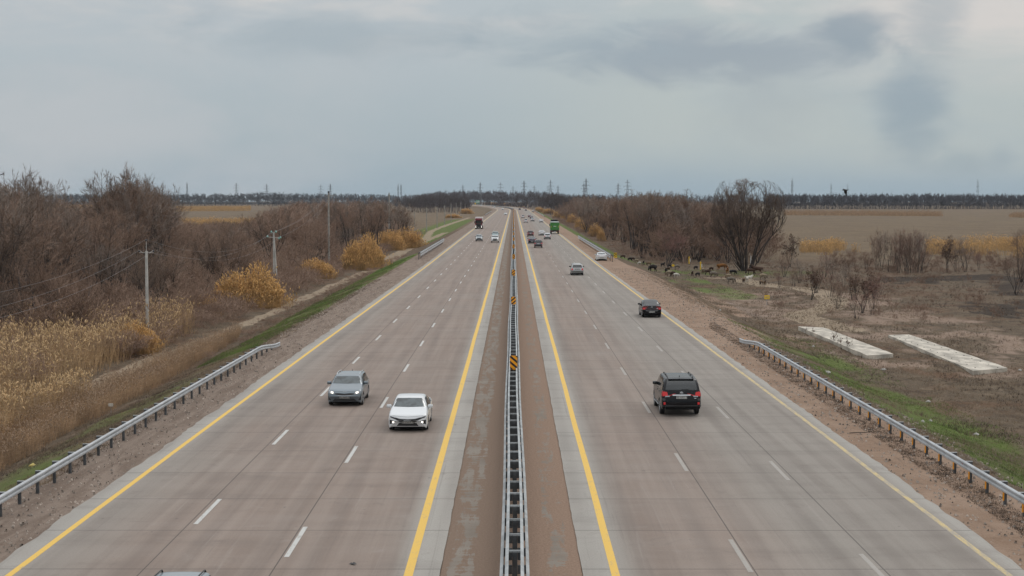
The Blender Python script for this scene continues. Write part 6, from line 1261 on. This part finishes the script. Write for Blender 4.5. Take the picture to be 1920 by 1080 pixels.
for (k, px, py, f, pm, lab, grp, s) in (('hatch', 898, 452.5, 'front', PSB, 'pale blue car with lit lights below the red truck', GL, 1), ('suv', 928, 455, 'front', PW, 'white off-road car with dark windscreen, leading a teal car', GL, .95), ('hatch', 928.5, 446.5, 'front', PT, 'teal car half hidden behind the white off-road car', GL, 1.05),
    ('sedan', 947.8, 403.2, 'front', PW, 'white car near the median, between the red truck and the bend', GL, 1), ('suv', 942.5, 394, 'front', PW, 'white van-like car farther up near the median', GL, 1), ('sedan', 927, 389.6, 'front', PW, 'small white oncoming car in the curve of the left carriageway', GL, 1), ('sedan', 902, 386.2, 'front', PW, 'tiny white car under the green direction sign', GL, 1), ('sedan', 878.5, 385.2, 'front', PS, 'tiny car with headlights on at the far left of the bend', GL, 1),
    ('suv', 1009.5, 465, 'rear', PG, 'dark grey car, nearest of the distant pack on the right carriageway', GR, .9), ('compact', 997.8, 456.8, 'rear', PN, 'navy car just ahead of the dark grey one', GR, 1.05), ('suv', 994.7, 444, 'rear', PR, 'dark red car ahead of the navy one', GR, .9), ('hatch', 1026.5, 448.8, 'rear', PW, 'white hatchback just below the green truck', GR, 1), ('sedan', 1016, 441.5, 'rear', PW, 'white sedan between the dark red car and the green truck', GR, 1),
    ('sedan', 1015, 417, 'rear', PW, 'white sedan farther up in the outer right lane', GR, 1), ('hatch', 998.5, 415.2, 'rear', PW, 'white car in the middle of the far group, below two dark red ones', GR, 1), ('suv', 986, 418, 'rear', PW, 'white car nearest the median in the far group', GR, .9), ('compact', 992.8, 407.7, 'rear', PR, 'dark red car left of its dark companion in the far group', GR, 1), ('compact', 996.7, 410.3, 'rear', PG, 'blackish car close behind the dark red one in the far group', GR, 1), ('suv', 980.5, 409, 'rear', PW, 'white van-like car beside the inner yellow line', GR, .9),
    ('sedan', 999, 398, 'rear', PS, 'small silver car in the outer right lane near the bend', GR, 1), ('compact', 986, 395.3, 'rear', PG, 'small dark car in the middle lane near the bend', GR, 1), ('suv', 974.4, 394, 'rear', PK, 'small black off-road car at the inner line near the bend', GR, .9), ('compact', 983, 391.2, 'rear', PR, 'tiny dark red car farthest up the right carriageway', GR, 1)):
    put_car(k, px, py, f, lab, pm, grp, s=s)
# --- trucks
TRED = mat('truck_red', (.20, .012, .028), .35, coat=.5); TWHITE = mat('trailer_white', (.58, .56, .54), .6, 0, .08, 1.0); TGREEN = mat('tarp_green', (.035, .19, .03), .6, 0, .15, 1.2)
def truck_wheels(root, ys_, hw, Rw=.5):
    for yc in ys_:
        for s in (-1, 1):
            wh = bpy.data.objects.new('wheel', None); COL.objects.link(wh); wh.parent = root; wh.location = (s * (hw - .16), yc, Rw); mb = MB(); mb.lathe([(-.15, Rw * .6), (-.15, Rw * .94), (-.12, Rw), (.12, Rw), (.15, Rw * .94), (.15, Rw * .6)], 'x', 22); mb.build('tyre', TYRE, wh, smooth=True, angle=40); mb = MB(); mb.lathe([(-.1, .1), (-.09, Rw * .58), (.09, Rw * .58), (.1, .1)], 'x', 16); mb.build('rim', RIM, wh, smooth=True, angle=40)
q = at(897.5, 429.4); r = empty('semi_truck', (q.x, q.y + 3, 0)); tag(r, 'red cab truck with a white box trailer and lit lights in the outer left lane', 'truck')
mb = MB(); mb.box(-1.23, 1.23, -3.0, -.9, .9, 2.9, 0, .12); mb.box(-1.15, 1.15, -2.7, -.9, 2.9, 3.65, 0, .2); mb.build('cab', TRED, r, smooth=True, angle=35)
mb = MB(); mb.box(-1.08, 1.08, -3.02, -2.95, 1.85, 2.85); mb.build('windshield', GLASS, r); mb = MB(); mb.box(-.85, .85, -3.04, -2.98, .95, 1.75); mb.build('grille', TRIM, r); mb = MB(); mb.box(-1.22, 1.22, -3.1, -2.5, .32, .88, 0, .06); mb.build('bumper', TRIM, r); mb = MB(); mb.box(-1.1, 1.1, -3.35, -2.9, 2.86, 3.0, 0, .03); mb.build('sun_visor', TRIM, r)
for s in (-1, 1):
    mb = MB(); mb.cyl((s * .98, -3.12, .68), (s * .98, -3.08, .68), .12, n=12); mb.build('headlight', BEAM, r); mb = MB(); x0, x1 = sorted((s * 1.26, s * 1.48)); mb.box(x0, x1, -3.05, -2.9, 1.9, 2.7, 0, .04); mb.build('mirror', TRIM, r); mb = MB(); x0, x1 = sorted((s * .80, s * 1.2)); mb.box(x0, x1, -3.13, -3.05, .9, 1.35, 0, .02); mb.build('corner_panel', TWHITE, r)
mb = MB(); mb.box(-1.28, 1.28, -.7, 10.5, 1.15, 4.0, 0, .05); mb.build('trailer', TWHITE, r); mb = MB(); mb.box(-.5, .5, -2.5, 10.4, .75, 1.12); mb.build('chassis', UNDER, r); mb = MB(); mb.box(-.25, .25, -3.12, -3.10, .5, .62); mb.build('license_plate', PLATE, r); truck_wheels(r, (-2.0, .9, 7.0, 8.3, 9.6), 1.23)
q = at(1040.5, 438.8); r = empty('cargo_truck', (q.x, q.y, 0)); tag(r, 'green tipper truck with a pale covered top seen from behind in the outer right lane', 'truck')
mb = MB(); mb.box(-1.28, 1.28, .1, 7.2, 1.15, 3.35, 0, .05); mb.build('cargo_box', TGREEN, r); mb = MB(); mb.box(-1.25, 1.25, .12, 7.1, 3.35, 3.62, 0, .12); mb.build('cover', mat('pale_cover', (.42, .48, .46), .7, 0, .1, 1), r)
mb = MB(); mb.box(-1.1, 1.1, 7.4, 9.2, 1.0, 3.95, 0, .15); mb.build('cab', TRIM, r, smooth=True, angle=35); mb = MB(); mb.box(-1.0, 1.0, 7.25, 8.8, 3.95, 4.15, 0, .05); mb.build('roof_deflector', TRIM, r); mb = MB(); mb.box(-1.22, 1.22, .06, .16, .62, 1.12, 0, .02); mb.build('rear_bumper', TRIM, r); mb = MB(); mb.box(-.45, .45, .2, 9.0, .7, 1.1); mb.build('chassis', UNDER, r)
for s in (-1, 1):
    mb = MB(); x0, x1 = sorted((s * .75, s * 1.1)); mb.box(x0, x1, .04, .07, .78, .92); mb.build('tail_light', REDD, r); mb = MB(); x0, x1 = sorted((s * 1.0, s * 1.06)); mb.box(x0, x1, .085, .11, 1.9, 2.5); mb.build('reflector_strip', YELL, r); mb = MB(); x0, x1 = sorted((s * 1.2, s * 1.45)); mb.box(x0, x1, 8.6, 8.75, 2.1, 2.9, 0, .03); mb.build('mirror', TRIM, r)
mb = MB()
for i, w in enumerate((.10, .08, .11, .08, .10, .09)): x0 = -.42 + i * .145; mb.box(x0, x0 + w, .085, .1, 2.2, 2.38)
mb.build('lettering', WHT, r); mb = MB(); mb.box(-.26, .26, .03, .055, .66, .78); mb.build('license_plate', PLATE, r); truck_wheels(r, (1.0, 2.35, 8.0), 1.23)

# ------------------------------------------------------------------ haze
hm = bpy.data.materials.new('haze'); hm.use_nodes = True; hm.node_tree.nodes.clear(); pv = hm.node_tree.nodes.new('ShaderNodeVolumePrincipled'); mo = hm.node_tree.nodes.new('ShaderNodeOutputMaterial'); hm.node_tree.links.new(pv.outputs[0], mo.inputs['Volume'])
pv.inputs['Color'].default_value = (.80, .88, 1.0, 1); pv.inputs['Density'].default_value = .00004; pv.inputs['Anisotropy'].default_value = .2
mb = MB(); mb.box(-3100, 3100, -120, 4900, -5.5, 60); o = mb.build('haze', hm, None); tag(o, 'thin pale haze over the whole plain', 'haze', kind='stuff')
